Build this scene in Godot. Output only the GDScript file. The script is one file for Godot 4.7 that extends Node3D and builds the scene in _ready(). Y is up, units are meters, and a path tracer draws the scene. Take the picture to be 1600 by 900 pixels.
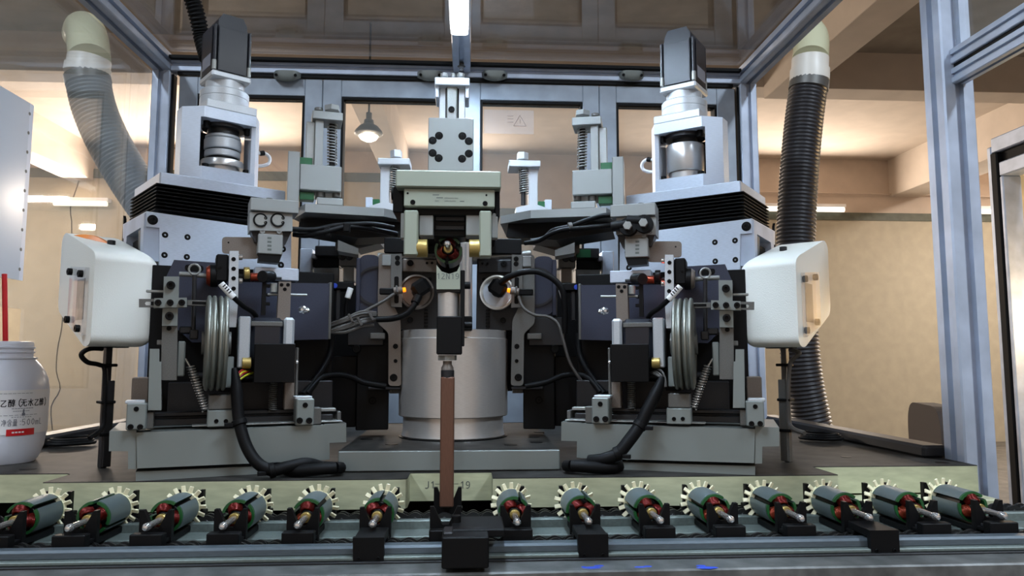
extends Node3D
# ---------------------------------------------------------------- camera numbers (image 1600 x 900)
const EY := 1.012            # height of the lens above the floor
const FPX := 1150.0          # focal length in pixels
const YAW := 3.48
const PITCH := 5.55
const XC := -0.012           # the machine's plane of symmetry
const TAB := -0.109          # table top, below the lens
var fwd: Vector3
var rgt: Vector3
var upv: Vector3
var rng := RandomNumberGenerator.new()

# a frame: an origin and axes (x along a face, y up, z out of the face)
class Fr:
	var o: Vector3
	var b: Basis
var f: Fr                    # the frame that things are built in
var mir := false             # build the mirror image (the other winding head)
var meas := false            # pixels are read on the mirrored side
var cur: Node3D
var counts := {}
var M := {}

# ---------------------------------------------------------------- mesh collecting
class MB:
	var v := PackedVector3Array()
	var n := PackedVector3Array()
	var t := Transform3D()
	func tri(a: Vector3, b: Vector3, c: Vector3, m: Vector3) -> void:
		v.append(t * a); v.append(t * b); v.append(t * c)
		var k := (t.basis * m).normalized()
		n.append(k); n.append(k); n.append(k)
	func tri3(a: Vector3, b: Vector3, c: Vector3, na: Vector3, nb: Vector3, nc: Vector3) -> void:
		v.append(t * a); v.append(t * b); v.append(t * c)
		n.append((t.basis * na).normalized()); n.append((t.basis * nb).normalized()); n.append((t.basis * nc).normalized())
	func quad(a: Vector3, b: Vector3, c: Vector3, d: Vector3, m: Vector3) -> void:
		tri(a, b, c, m); tri(a, c, d, m)
	func box(c: Vector3, s: Vector3, bev := 0.0006, bas := Basis()) -> MB:
		var h := s.abs() * 0.5
		var e := minf(bev, minf(h.x, minf(h.y, h.z)) * 0.45)
		var pt := func(sg: Vector3, ax: int) -> Vector3:
			var p := Vector3()
			for k in 3:
				p[k] = sg[k] * (h[k] if k == ax else h[k] - e)
			return c + bas * p
		for ax in 3:
			for s1 in [-1.0, 1.0]:
				var q := []
				for st in [[-1.0, -1.0], [1.0, -1.0], [1.0, 1.0], [-1.0, 1.0]]:
					var sg := Vector3()
					sg[ax] = s1; sg[(ax + 1) % 3] = st[0]; sg[(ax + 2) % 3] = st[1]
					q.append(pt.call(sg, ax))
				var m := Vector3(); m[ax] = s1
				quad(q[0], q[1], q[2], q[3], bas * m)
		if e <= 0.0:
			return self
		for ax in 3:
			var a2 := (ax + 1) % 3
			var a3 := (ax + 2) % 3
			for s2 in [-1.0, 1.0]:
				for s3 in [-1.0, 1.0]:
					var lo := Vector3(); lo[ax] = -1.0; lo[a2] = s2; lo[a3] = s3
					var hi := lo; hi[ax] = 1.0
					var m := Vector3(); m[a2] = s2; m[a3] = s3
					quad(pt.call(lo, a2), pt.call(hi, a2), pt.call(hi, a3), pt.call(lo, a3), bas * m)
		for sx in [-1.0, 1.0]:
			for sy in [-1.0, 1.0]:
				for sz in [-1.0, 1.0]:
					var sg := Vector3(sx, sy, sz)
					tri(pt.call(sg, 0), pt.call(sg, 1), pt.call(sg, 2), bas * sg)
		return self
	# a polygon in xy, from z0 to z1
	func prism(poly: PackedVector2Array, z0: float, z1: float, xf := Transform3D(), smooth := 0.0) -> MB:
		var area := 0.0
		var k := poly.size()
		for i in k:
			area += poly[i].cross(poly[(i + 1) % k])
		var sg := signf(area)
		var idx := Geometry2D.triangulate_polygon(poly)
		for i in range(0, idx.size(), 3):
			for z in [[z0, -1.0], [z1, 1.0]]:
				var zz: float = z[0]
				tri(xf * Vector3(poly[idx[i]].x, poly[idx[i]].y, zz), xf * Vector3(poly[idx[i + 1]].x, poly[idx[i + 1]].y, zz), xf * Vector3(poly[idx[i + 2]].x, poly[idx[i + 2]].y, zz), xf.basis * Vector3(0, 0, z[1] * signf(z1 - z0)))
		var fn := PackedVector3Array()
		for i in k:
			var e := poly[(i + 1) % k] - poly[i]
			fn.append(xf.basis * Vector3(e.y, -e.x, 0).normalized() * sg)
		for i in k:
			var a := poly[i]
			var b := poly[(i + 1) % k]
			var na := fn[i]
			var nb := fn[i]
			if smooth > 0.0:
				if fn[i].angle_to(fn[(i + k - 1) % k]) < smooth: na = fn[i] + fn[(i + k - 1) % k]
				if fn[i].angle_to(fn[(i + 1) % k]) < smooth: nb = fn[i] + fn[(i + 1) % k]
			var a0 := xf * Vector3(a.x, a.y, z0)
			var a1 := xf * Vector3(a.x, a.y, z1)
			var b0 := xf * Vector3(b.x, b.y, z0)
			var b1 := xf * Vector3(b.x, b.y, z1)
			tri3(a0, b0, b1, na, nb, nb); tri3(a0, b1, a1, na, nb, na)
		return self
	# a profile of (radius, height) turned about y
	func lathe(pr: Array, xf := Transform3D(), k := 24, a0 := 0.0, a1 := TAU) -> MB:
		var fn := []
		for i in pr.size() - 1:
			var e: Vector2 = pr[i + 1] - pr[i]
			fn.append(Vector2(e.y, -e.x).normalized())
		for i in pr.size() - 1:
			var p: Vector2 = pr[i]
			var q: Vector2 = pr[i + 1]
			var np: Vector2 = fn[i]
			var nq: Vector2 = fn[i]
			if i > 0 and absf(fn[i].angle_to(fn[i - 1])) < 0.7: np = (fn[i] + fn[i - 1]).normalized()
			if i < fn.size() - 1 and absf(fn[i].angle_to(fn[i + 1])) < 0.7: nq = (fn[i] + fn[i + 1]).normalized()
			for j in k:
				var u := a0 + (a1 - a0) * j / k
				var w := a0 + (a1 - a0) * (j + 1) / k
				var cu := Vector3(cos(u), 0, sin(u))
				var cw := Vector3(cos(w), 0, sin(w))
				var mu := Vector3(cos((u + w) / 2), 0, sin((u + w) / 2)) if k <= 6 else cu
				var mw := mu if k <= 6 else cw
				var Y := Vector3.UP
				var A := xf * (cu * p.x + Y * p.y)
				var B := xf * (cw * p.x + Y * p.y)
				var C := xf * (cw * q.x + Y * q.y)
				var D := xf * (cu * q.x + Y * q.y)
				var nA := xf.basis * (mu * np.x + Y * np.y)
				var nB := xf.basis * (mw * np.x + Y * np.y)
				var nC := xf.basis * (mw * nq.x + Y * nq.y)
				var nD := xf.basis * (mu * nq.x + Y * nq.y)
				if p.x > 1e-7: tri3(A, B, C, nA, nB, nC)
				if q.x > 1e-7: tri3(A, C, D, nA, nC, nD)
		return self
	static func along(a: Vector3, b: Vector3) -> Transform3D:
		var y := (b - a).normalized()
		var x := y.cross(Vector3(0.31, 0.23, 0.92)).normalized()
		return Transform3D(Basis(x, y, x.cross(y)), a)
	func cyl(a: Vector3, b: Vector3, r: float, k := 20, r2 := -1.0, bev := 0.0004) -> MB:
		var L := a.distance_to(b)
		var q := r if r2 < 0.0 else r2
		var e := minf(bev, minf(r, q) * 0.3)
		return lathe([Vector2(0, 0), Vector2(r - e, 0), Vector2(r, e), Vector2(q, L - e), Vector2(q - e, L), Vector2(0, L)], along(a, b), k)
	func tube(p: PackedVector3Array, r: float, k := 8, rs := PackedFloat32Array()) -> MB:
		var c := p.size()
		var tn := PackedVector3Array()
		for i in c:
			tn.append((p[mini(i + 1, c - 1)] - p[maxi(i - 1, 0)]).normalized())
		var x := tn[0].cross(Vector3(0.31, 0.23, 0.92)).normalized()
		var ring := []
		var nrm := []
		for i in c:
			x = (x - tn[i] * x.dot(tn[i])).normalized()
			var y := tn[i].cross(x)
			var rr := r if rs.is_empty() else rs[i]
			var sl := 0.0
			if not rs.is_empty():
				var a := maxi(i - 1, 0)
				var b := mini(i + 1, c - 1)
				sl = (rs[b] - rs[a]) / maxf(p[a].distance_to(p[b]), 1e-6)
			var R := PackedVector3Array()
			var N := PackedVector3Array()
			for j in k:
				var d := x * cos(TAU * j / k) + y * sin(TAU * j / k)
				R.append(p[i] + d * rr)
				N.append(d - tn[i] * sl)
			ring.append(R); nrm.append(N)
		for i in c - 1:
			for j in k:
				var j2 := (j + 1) % k
				tri3(ring[i][j], ring[i][j2], ring[i + 1][j2], nrm[i][j], nrm[i][j2], nrm[i + 1][j2])
				tri3(ring[i][j], ring[i + 1][j2], ring[i + 1][j], nrm[i][j], nrm[i + 1][j2], nrm[i + 1][j])
		for j in range(1, k - 1):
			tri(ring[0][0], ring[0][j], ring[0][j + 1], -tn[0])
			tri(ring[c - 1][0], ring[c - 1][j], ring[c - 1][j + 1], tn[c - 1])
		return self
	func coil(a: Vector3, b: Vector3, R: float, wire: float, turns: int) -> MB:
		var xf := along(a, b)
		var L := a.distance_to(b)
		var p := PackedVector3Array()
		for i in turns * 12 + 1:
			var u := TAU * i / 12.0
			p.append(xf * Vector3(cos(u) * R, L * i / (turns * 12.0), sin(u) * R))
		return tube(p, wire, 5)
	# closed sections of equal count, first and last capped
	func loft(s: Array) -> MB:
		var mid := Vector3()
		var k: int = s[0].size()
		for i in s.size() - 1:
			var ca := Vector3()
			for q in s[i]: ca += q / k
			for q in s[i + 1]: ca += q / k
			ca *= 0.5
			for j in k:
				var a: Vector3 = s[i][j]
				var b: Vector3 = s[i][(j + 1) % k]
				var c: Vector3 = s[i + 1][(j + 1) % k]
				var d: Vector3 = s[i + 1][j]
				var m := (c - a).cross(d - b)
				if m.dot((a + b + c + d) * 0.25 - ca) < 0.0: m = -m
				quad(a, b, c, d, m)
		for e in [[0, 1], [s.size() - 1, s.size() - 2]]:
			var R: PackedVector3Array = s[e[0]]
			var cc := Vector3()
			var co := Vector3()
			for q in R: cc += q / k
			for q in s[e[1]]: co += q / k
			var m := Vector3()
			for j in k: m += (R[j] - cc).cross(R[(j + 1) % k] - cc)
			if m.dot(cc - co) < 0.0: m = -m
			for j in k: tri(cc, R[j], R[(j + 1) % k], m)
		return self
	func soften(angle: float) -> MB:
		var at := {}
		for i in v.size():
			var key := Vector3i((v[i] * 50000.0).round())
			if not at.has(key): at[key] = PackedInt32Array()
			at[key].append(i)
		var o := n.duplicate()
		for key in at:
			var l: PackedInt32Array = at[key]
			for i in l:
				var s := Vector3()
				for j in l:
					if n[i].angle_to(n[j]) < angle: s += n[j]
				o[i] = s.normalized()
		n = o
		return self
	func mesh(flip := false, off := Vector3()) -> ArrayMesh:
		var V := PackedVector3Array()
		var N := PackedVector3Array()
		var sg := Vector3(-1, 1, 1) if flip else Vector3.ONE
		V.resize(v.size()); N.resize(v.size())
		for i in range(0, v.size(), 3):
			var a := (v[i] - off) * sg
			var b := (v[i + 1] - off) * sg
			var c := (v[i + 2] - off) * sg
			var na := n[i] * sg
			var nb := n[i + 1] * sg
			var nc := n[i + 2] * sg
			V[i] = a; N[i] = na
			if (b - a).cross(c - a).dot(na + nb + nc) > 0.0:
				V[i + 1] = c; V[i + 2] = b; N[i + 1] = nc; N[i + 2] = nb
			else:
				V[i + 1] = b; V[i + 2] = c; N[i + 1] = nb; N[i + 2] = nc
		var arr := []
		arr.resize(Mesh.ARRAY_MAX)
		arr[Mesh.ARRAY_VERTEX] = V
		arr[Mesh.ARRAY_NORMAL] = N
		var m := ArrayMesh.new()
		m.add_surface_from_arrays(Mesh.PRIMITIVE_TRIANGLES, arr)
		return m

# ---------------------------------------------------------------- where a pixel's ray meets a plane of the frame
func ray(px: float, py: float) -> Vector3:
	return fwd + rgt * ((px - 800.0) / FPX) + upv * ((450.0 - py) / FPX)
func P(px: float, py: float, D: float) -> Vector3:
	var d := ray(px, py)
	return Vector3(0, EY, 0) + d * (D / -d.z)
func W(x: float, y: float, D: float) -> Vector3:
	return Vector3(x, EY + y, -D)
func frame(o: Vector3, yaw := 0.0) -> Fr:
	var g := Fr.new()
	g.o = o; g.b = Basis(Vector3.UP, deg_to_rad(yaw))
	return g
func _loc(px: float, py: float) -> Array:
	var d := ray(px, py)
	var e := Vector3(0, EY, 0)
	if meas:
		d.x = -d.x; e.x = 2.0 * XC
	return [f.b.inverse() * (e - f.o), f.b.inverse() * d]
func lp(px: float, py: float, w := 0.0) -> Vector3:     # on the plane z = w
	var r := _loc(px, py)
	return r[0] + r[1] * ((w - r[0].z) / r[1].z)
func lx(px: float, py: float, u: float) -> Vector3:     # on the plane x = u
	var r := _loc(px, py)
	return r[0] + r[1] * ((u - r[0].x) / r[1].x)
func ly(px: float, py: float, h: float) -> Vector3:     # on the plane y = h
	var r := _loc(px, py)
	return r[0] + r[1] * ((h - r[0].y) / r[1].y)
func lr(px: float, py: float, w: float, rpx: float) -> float:
	return lp(px - rpx, py, w).distance_to(lp(px + rpx, py, w)) * 0.5
# a box whose front face covers the pixels x0..x1, y0..y1 on the plane z = w, going d back
func rb(m: MB, x0: float, y0: float, x1: float, y1: float, w: float, d: float, bev := 0.0008) -> MB:
	var xm := (x0 + x1) * 0.5
	var ym := (y0 + y1) * 0.5
	var a := lp(x0, ym, w).x
	var b := lp(x1, ym, w).x
	var c := lp(xm, y0, w).y
	var e := lp(xm, y1, w).y
	return m.box(Vector3((a + b) * 0.5, (c + e) * 0.5, w - d * 0.5), Vector3(absf(b - a), absf(c - e), d), bev)
func poly_px(p: Array, w: float) -> PackedVector2Array:
	var o := PackedVector2Array()
	for i in range(0, p.size(), 2):
		var q := lp(p[i], p[i + 1], w)
		o.append(Vector2(q.x, q.y))
	return o
func pp(m: MB, p: Array, w: float, d: float) -> MB:
	return m.prism(poly_px(p, w), w - d, w)
func path(p: Array) -> PackedVector3Array:               # triples px, py, w
	var o := PackedVector3Array()
	for i in range(0, p.size(), 3):
		o.append(lp(p[i], p[i + 1], p[i + 2]))
	return o
func spl(p: PackedVector3Array, k := 6) -> PackedVector3Array:
	var o := PackedVector3Array()
	var c := p.size()
	for i in c - 1:
		for j in k:
			o.append(p[i].cubic_interpolate(p[i + 1], p[maxi(i - 1, 0)], p[mini(i + 2, c - 1)], float(j) / k))
	o.append(p[c - 1])
	return o
func rnd(p: PackedVector2Array, r: float, k := 5) -> PackedVector2Array:   # rounded corners
	var o := PackedVector2Array()
	var c := p.size()
	for i in c:
		var a := p[(i + c - 1) % c]
		var b := p[i]
		var d := p[(i + 1) % c]
		var e := minf(r, minf(a.distance_to(b), b.distance_to(d)) * 0.48)
		var s := b + (a - b).normalized() * e
		var t := b + (d - b).normalized() * e
		for j in k + 1:
			var u := float(j) / k
			o.append(s.lerp(b, u).lerp(b.lerp(t, u), u))
	return o
func circ(r: float, k := 24, c := Vector2()) -> PackedVector2Array:
	var o := PackedVector2Array()
	for i in k: o.append(c + Vector2(cos(TAU * i / k), sin(TAU * i / k)) * r)
	return o

# ---------------------------------------------------------------- nodes
func numbered(nm: String) -> String:
	var k: int = counts.get(nm, 0)
	counts[nm] = k + 1
	return nm if k == 0 else "%s_%03d" % [nm, k]
func tag(o: Node3D, label: String, cat: String, grp := "") -> void:
	if label: o.set_meta("label", label)
	if cat: o.set_meta("category", cat)
	if grp: o.set_meta("group", grp)
func put(o: Node3D) -> void:                              # the frame's transform, mirrored if asked
	var p := f.o
	var b := f.b
	if mir:
		p.x = 2.0 * XC - p.x
		b = Basis(Vector3.UP, -b.get_euler().y)
	o.transform = Transform3D(b, p)
func thing(nm: String, label: String, cat: String, grp := "") -> Node3D:
	cur = Node3D.new()
	cur.name = numbered(nm)
	tag(cur, label, cat, grp)
	add_child(cur)
	put(cur)
	return cur
func part(nm: String, m: MB, mt: String, par: Node3D = null, label := "") -> MeshInstance3D:
	var o := MeshInstance3D.new()
	o.name = nm
	o.mesh = m.mesh(mir)
	o.material_override = M[mt]
	if label: o.set_meta("label", label)
	(par if par else cur).add_child(o, true)
	return o
func done() -> Node3D:                                    # moves the node to the thing's base
	var box := AABB()
	var first := true
	for c in cur.get_children():
		if c is MeshInstance3D:
			var b: AABB = c.transform * c.mesh.get_aabb()
			box = b if first else box.merge(b)
			first = false
	var off := Vector3(box.get_center().x, box.position.y, box.get_center().z)
	for c in cur.get_children():
		c.position -= off
	cur.position += cur.basis * off
	return cur
func one(nm: String, m: MB, mt: String, label: String, cat: String, grp := "") -> MeshInstance3D:
	var o := MeshInstance3D.new()
	o.name = numbered(nm)
	var lo := Vector3(1e9, 1e9, 1e9)
	var hi := -lo
	for p in m.v:
		lo = lo.min(p); hi = hi.max(p)
	var off := Vector3((lo.x + hi.x) * 0.5, lo.y, (lo.z + hi.z) * 0.5)
	o.mesh = m.mesh(mir, off)
	o.material_override = M[mt]
	tag(o, label, cat, grp)
	add_child(o)
	put(o)
	o.position += o.basis * (off * (Vector3(-1, 1, 1) if mir else Vector3.ONE))
	return o
func struct(nm: String, m: MB, mt: String, par: Node3D = null) -> MeshInstance3D:
	var o := MeshInstance3D.new()
	o.name = nm if par else numbered(nm)
	o.mesh = m.mesh()
	o.material_override = M[mt]
	if par == null: o.set_meta("kind", "structure")
	(par if par else self).add_child(o, true)
	return o
var _bolts := {}
# a socket head screw facing out of the plane z = w
func bolt(px: float, py: float, w: float, rpx: float, h := 0.003, mt := "black_steel", par: Node3D = null, nm := "bolt") -> MeshInstance3D:
	return bolt_at(lp(px, py, w), lr(px, py, w, rpx), h, mt, par, nm)
func bolt_at(p: Vector3, r: float, h := 0.003, mt := "black_steel", par: Node3D = null, nm := "bolt", bas := Basis(Vector3.RIGHT, PI / 2)) -> MeshInstance3D:
	var key := Vector2i(roundi(r * 5000), roundi(h * 5000))
	if not _bolts.has(key):
		var m := MB.new()
		m.lathe([Vector2(0, h * 0.35), Vector2(r * 0.5, h * 0.35), Vector2(r * 0.52, h), Vector2(r * 0.86, h), Vector2(r, h - r * 0.14), Vector2(r, 0)], Transform3D(), 16)
		_bolts[key] = m.mesh()
	var o := MeshInstance3D.new()
	o.name = nm
	o.mesh = _bolts[key]
	o.material_override = M[mt]
	if mir: p.x = -p.x
	o.transform = Transform3D(bas, p)
	(par if par else cur).add_child(o, true)
	return o
# a dark counterbored hole with a screw sunk in it
func hole(px: float, py: float, w: float, rpx: float, par: Node3D = null) -> void:
	var r := lr(px, py, w, rpx)
	var p := lp(px, py, w)
	bolt_at(p - Vector3(0, 0, 0.0005), r, 0.0009, "hole_black", par, "hole")
	bolt_at(p - Vector3(0, 0, 0.0005), r * 0.62, 0.0013, "black_steel", par, "screw")
func text(s: String, size: float, mt: String, p: Vector3, par: Node3D, nm := "lettering", font := "Droid Sans") -> MeshInstance3D:
	var tm := TextMesh.new()
	var sf := SystemFont.new()
	sf.font_names = PackedStringArray([font])
	tm.font = sf; tm.text = s; tm.font_size = 32; tm.pixel_size = 0.001; tm.depth = 0.0003 * 0.024 / size; tm.curve_step = 4
	var o := MeshInstance3D.new()
	o.name = nm
	o.mesh = tm
	o.material_override = M[mt]
	o.position = p
	o.scale = Vector3.ONE * (size / 0.024)
	par.add_child(o, true)
	return o

# ---------------------------------------------------------------- materials
func noise_tex(freq: float, lo: float, oct := 4, seed_ := 1) -> NoiseTexture2D:
	var nz := FastNoiseLite.new()
	nz.noise_type = FastNoiseLite.TYPE_SIMPLEX_SMOOTH; nz.frequency = freq; nz.fractal_octaves = oct; nz.seed = seed_
	var t := NoiseTexture2D.new()
	t.width = 512; t.height = 512; t.seamless = true; t.noise = nz
	var g := Gradient.new()
	g.set_color(0, Color(lo, lo, lo)); g.set_color(1, Color.WHITE)
	t.color_ramp = g
	return t
func mat(nm: String, c: Color, met := 0.0, rough := 0.5, tex: Texture2D = null, sc := Vector3.ONE * 8.0, bump := 0.0, bt: Texture2D = null) -> StandardMaterial3D:
	var m := StandardMaterial3D.new()
	m.resource_name = nm
	m.albedo_color = c; m.metallic = met; m.roughness = rough
	m.uv1_triplanar = true; m.uv1_scale = sc
	if tex: m.albedo_texture = tex
	if bump > 0.0:
		m.heightmap_enabled = true; m.heightmap_scale = bump; m.heightmap_texture = bt if bt else tex
	M[nm] = m
	return m
func glassy(nm: String, c: Color, rough := 0.02) -> StandardMaterial3D:
	var m := mat(nm, c, 0.0, rough)
	m.transparency = BaseMaterial3D.TRANSPARENCY_ALPHA
	m.uv1_triplanar = false
	return m
func glow(nm: String, c: Color, e: float) -> void:
	var m := mat(nm, c, 0.0, 0.5)
	m.emission_enabled = true; m.emission = c; m.emission_energy_multiplier = e
func materials() -> void:
	var fine := noise_tex(0.05, 0.87, 5, 3)
	var faint := noise_tex(0.008, 0.94, 4, 13)
	var blot := noise_tex(0.012, 0.62, 5, 7)
	var soft := noise_tex(0.008, 0.86, 4, 11)
	var grain := noise_tex(0.09, 0.86, 3, 21)
	var brush := Vector3(3, 60, 3)
	mat("alu", Color(0.80, 0.82, 0.84), 0.45, 0.42, grain, Vector3(20, 20, 20))
	mat("alu_bright", Color(0.84, 0.88, 0.94), 0.35, 0.38, grain, brush)
	mat("profile", Color(0.74, 0.78, 0.85), 0.25, 0.45, soft, Vector3(4, 4, 4))
	mat("profile_slot", Color(0.16, 0.17, 0.19), 0.3, 0.5)
	mat("seal", Color(0.04, 0.04, 0.045), 0.0, 0.6)
	mat("plate", Color(0.59, 0.60, 0.595), 0.35, 0.48, fine, Vector3(80, 80, 80))
	mat("plate_green", Color(0.635, 0.66, 0.60), 0.25, 0.5, fine, Vector3(80, 80, 80))
	mat("ground_steel", Color(0.62, 0.63, 0.62), 0.55, 0.40, fine, Vector3(30, 30, 30))
	mat("block_steel", Color(0.54, 0.565, 0.555), 0.35, 0.46, fine, Vector3(70, 70, 70))
	mat("grey_steel", Color(0.42, 0.42, 0.41), 0.45, 0.45, fine, Vector3(30, 30, 30))
	mat("warm_steel", Color(0.49, 0.455, 0.425), 0.45, 0.45, fine, Vector3(30, 30, 30))
	mat("dark_steel", Color(0.16, 0.16, 0.17), 0.35, 0.45, fine, Vector3(20, 20, 20))
	mat("black_steel", Color(0.055, 0.055, 0.06), 0.0, 0.42)
	mat("hole_black", Color(0.02, 0.02, 0.022), 0.1, 0.5)
	mat("navy", Color(0.20, 0.215, 0.28), 0.25, 0.45, fine, Vector3(24, 24, 24))
	mat("black_anod", Color(0.06, 0.06, 0.065), 0.0, 0.5, fine, Vector3(16, 16, 16))
	mat("black_plastic", Color(0.055, 0.055, 0.06), 0.0, 0.5, grain, Vector3(20, 20, 20))
	mat("motor_black", Color(0.095, 0.105, 0.14), 0.0, 0.30)
	mat("rubber", Color(0.05, 0.05, 0.055), 0.0, 0.55)
	mat("cable_grey", Color(0.30, 0.29, 0.28), 0.0, 0.45)
	mat("white_paint", Color(0.92, 0.92, 0.89), 0.0, 0.42, null, Vector3(7, 7, 7), 0.05, noise_tex(0.16, 0.0, 2, 5))
	M["white_paint"].heightmap_scale = 0.012
	mat("cream", Color(0.90, 0.87, 0.74), 0.0, 0.5)
	mat("insul_green", Color(0.12, 0.32, 0.16), 0.0, 0.35)
	mat("core_steel", Color(0.44, 0.49, 0.50), 0.45, 0.42, grain, Vector3(3, 80, 80))
	mat("faint_ink", Color(0.60, 0.54, 0.52), 0.0, 0.6)
	mat("copper_red", Color(0.38, 0.08, 0.065), 0.6, 0.30)
	mat("copper_orange", Color(0.50, 0.19, 0.11), 0.65, 0.32)
	mat("brass", Color(0.74, 0.64, 0.38), 0.6, 0.35, grain, Vector3(20, 20, 20))
	mat("shaft", Color(0.72, 0.70, 0.68), 0.8, 0.25)
	mat("chrome", Color(0.85, 0.85, 0.85), 0.85, 0.18)
	mat("brown_bar", Color(0.44, 0.31, 0.25), 0.45, 0.42, fine, Vector3(40, 4, 40))
	mat("turned", Color(0.84, 0.83, 0.82), 0.65, 0.28, grain, Vector3(3, 90, 3))
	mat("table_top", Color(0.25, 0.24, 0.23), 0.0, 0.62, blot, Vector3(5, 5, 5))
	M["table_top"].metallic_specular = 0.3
	mat("table_edge", Color(0.77, 0.775, 0.64), 0.05, 0.5, soft, Vector3(6, 24, 6))
	mat("conveyor", Color(0.47, 0.51, 0.495), 0.35, 0.45, fine, Vector3(10, 10, 10))
	mat("conveyor_grey", Color(0.36, 0.40, 0.43), 0.35, 0.45, fine, Vector3(4, 20, 20))
	mat("ledge", Color(0.47, 0.475, 0.47), 0.3, 0.4, blot, Vector3(6, 6, 6))
	mat("wheel", Color(0.56, 0.57, 0.54), 0.75, 0.40)
	mat("door_alu", Color(0.60, 0.635, 0.68), 0.25, 0.45, soft, Vector3(4, 4, 4))
	mat("chain", Color(0.20, 0.20, 0.20), 0.5, 0.32)
	mat("wall_upper", Color(0.79, 0.725, 0.665), 0.0, 0.85, faint, Vector3(0.8, 0.8, 0.8))
	mat("wall_lower", Color(0.69, 0.65, 0.57), 0.0, 0.7, faint, Vector3(1.2, 1.2, 1.2))
	mat("dado", Color(0.36, 0.37, 0.32), 0.0, 0.6, soft, Vector3(2, 2, 2))
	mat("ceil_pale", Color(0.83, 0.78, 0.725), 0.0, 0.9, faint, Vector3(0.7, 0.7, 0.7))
	mat("ceil_dim", Color(0.66, 0.63, 0.59), 0.0, 0.9, soft, Vector3(0.7, 0.7, 0.7))  # greyer copy of the ceiling paints in the near bay's weaker light
	mat("floor", Color(0.42, 0.40, 0.37), 0.0, 0.6, blot, Vector3(1, 1, 1))
	mat("crack", Color(0.20, 0.17, 0.14), 0.0, 0.9)
	mat("hose_dark", Color(0.21, 0.21, 0.225), 0.0, 0.36)
	mat("hose_grey", Color(0.36, 0.38, 0.39), 0.0, 0.36)
	mat("elbow", Color(0.80, 0.80, 0.68), 0.0, 0.3)
	M["elbow"].backlight_enabled = true; M["elbow"].backlight = Color(0.35, 0.36, 0.28)
	mat("elbow_cuff", Color(0.86, 0.85, 0.82), 0.0, 0.4)
	mat("bottle", Color(0.86, 0.88, 0.93), 0.0, 0.28)
	mat("label_white", Color(0.93, 0.93, 0.94), 0.0, 0.5)
	mat("ink", Color(0.10, 0.10, 0.13), 0.0, 0.6)
	mat("ink_grey", Color(0.45, 0.46, 0.50), 0.0, 0.6)
	mat("red_plastic", Color(0.80, 0.10, 0.14), 0.0, 0.35)
	mat("sheet", Color(0.80, 0.83, 0.87), 0.0, 0.18)
	mat("orange_tape", Color(0.85, 0.48, 0.10), 0.0, 0.35)
	mat("pcb_green", Color(0.10, 0.34, 0.20), 0.1, 0.4)
	mat("blue_ink", Color(0.16, 0.28, 0.72), 0.0, 0.5)
	mat("warm_panel", Color(0.90, 0.77, 0.56), 0.0, 0.6, soft, Vector3(2, 2, 2))
	mat("white_sleeve", Color(0.90, 0.90, 0.90), 0.0, 0.4)
	mat("etched", Color(0.36, 0.38, 0.37), 0.1, 0.6)
	mat("wire_red", Color(0.55, 0.08, 0.08), 0.0, 0.4)
	mat("wire_yellow", Color(0.72, 0.72, 0.15), 0.0, 0.4)
	mat("chair_cloth", Color(0.22, 0.18, 0.16), 0.0, 0.8)
	glassy("pane", Color(0.75, 0.80, 0.80, 0.06))
	glassy("side_pane", Color(0.80, 0.82, 0.80, 0.13))
	glassy("roof_glass", Color(0.55, 0.53, 0.50, 0.12))
	glassy("acrylic", Color(0.80, 0.80, 0.82, 0.14), 0.06)
	glassy("lamp_jar", Color(0.9, 0.88, 0.85, 0.35), 0.1)
	for k in ["black_steel", "black_anod", "black_plastic", "rubber", "seal", "hole_black"]: M[k].metallic_specular = 0.28
	glow("led", Color(0.95, 0.98, 1.0), 9.0)
	glow("tube_glow", Color(1.0, 0.98, 0.92), 1.3)
	glow("red_glow", Color(1.0, 0.45, 0.35), 2.0)
	glow("orange_led", Color(1.0, 0.55, 0.03), 1.6)
var FW: Fr
func profile(a: Vector3, b: Vector3, s := 0.03, m: MB = null) -> MB:      # slotted square extrusion along a world axis
	if m == null: m = MB.new()
	var h := s * 0.5
	var g := s * 0.135
	var d := s * 0.2
	var e := s * 0.05
	var p := PackedVector2Array()
	for k in 4:
		var r := k * PI / 2
		for q in [Vector2(h - e, -h), Vector2(h, -h + e), Vector2(h, -g), Vector2(h - d, -g), Vector2(h - d, g), Vector2(h, g), Vector2(h, h - e)]:
			p.append(q.rotated(r))
	var y := (b - a).normalized()
	var x := Vector3.RIGHT if absf(y.x) < 0.9 else Vector3.BACK
	m.prism(p, 0.0, a.distance_to(b), Transform3D(Basis(x, y.cross(x), y), a))
	return m
func wb(x0: float, x1: float, y0: float, y1: float, d0: float, d1: float, bev := 0.0006, m: MB = null) -> MB:   # box by extents (y from the lens, d away from it)
	if m == null: m = MB.new()
	return m.box(Vector3((x0 + x1) / 2, EY + (y0 + y1) / 2, -(d0 + d1) / 2), Vector3(x1 - x0, y1 - y0, absf(d1 - d0)), bev)
func area(nm: String, p: Vector3, rot: Vector3, sx: float, sy: float, e: float, c: Color) -> void:
	var l := AreaLight3D.new()
	l.name = nm
	l.area_size = Vector2(sx, sy)
	l.light_energy = e; l.light_color = c; l.shadow_enabled = true
	l.area_range = 14.0; l.area_attenuation = 2.0
	l.position = p; l.rotation = rot
	add_child(l)

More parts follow.
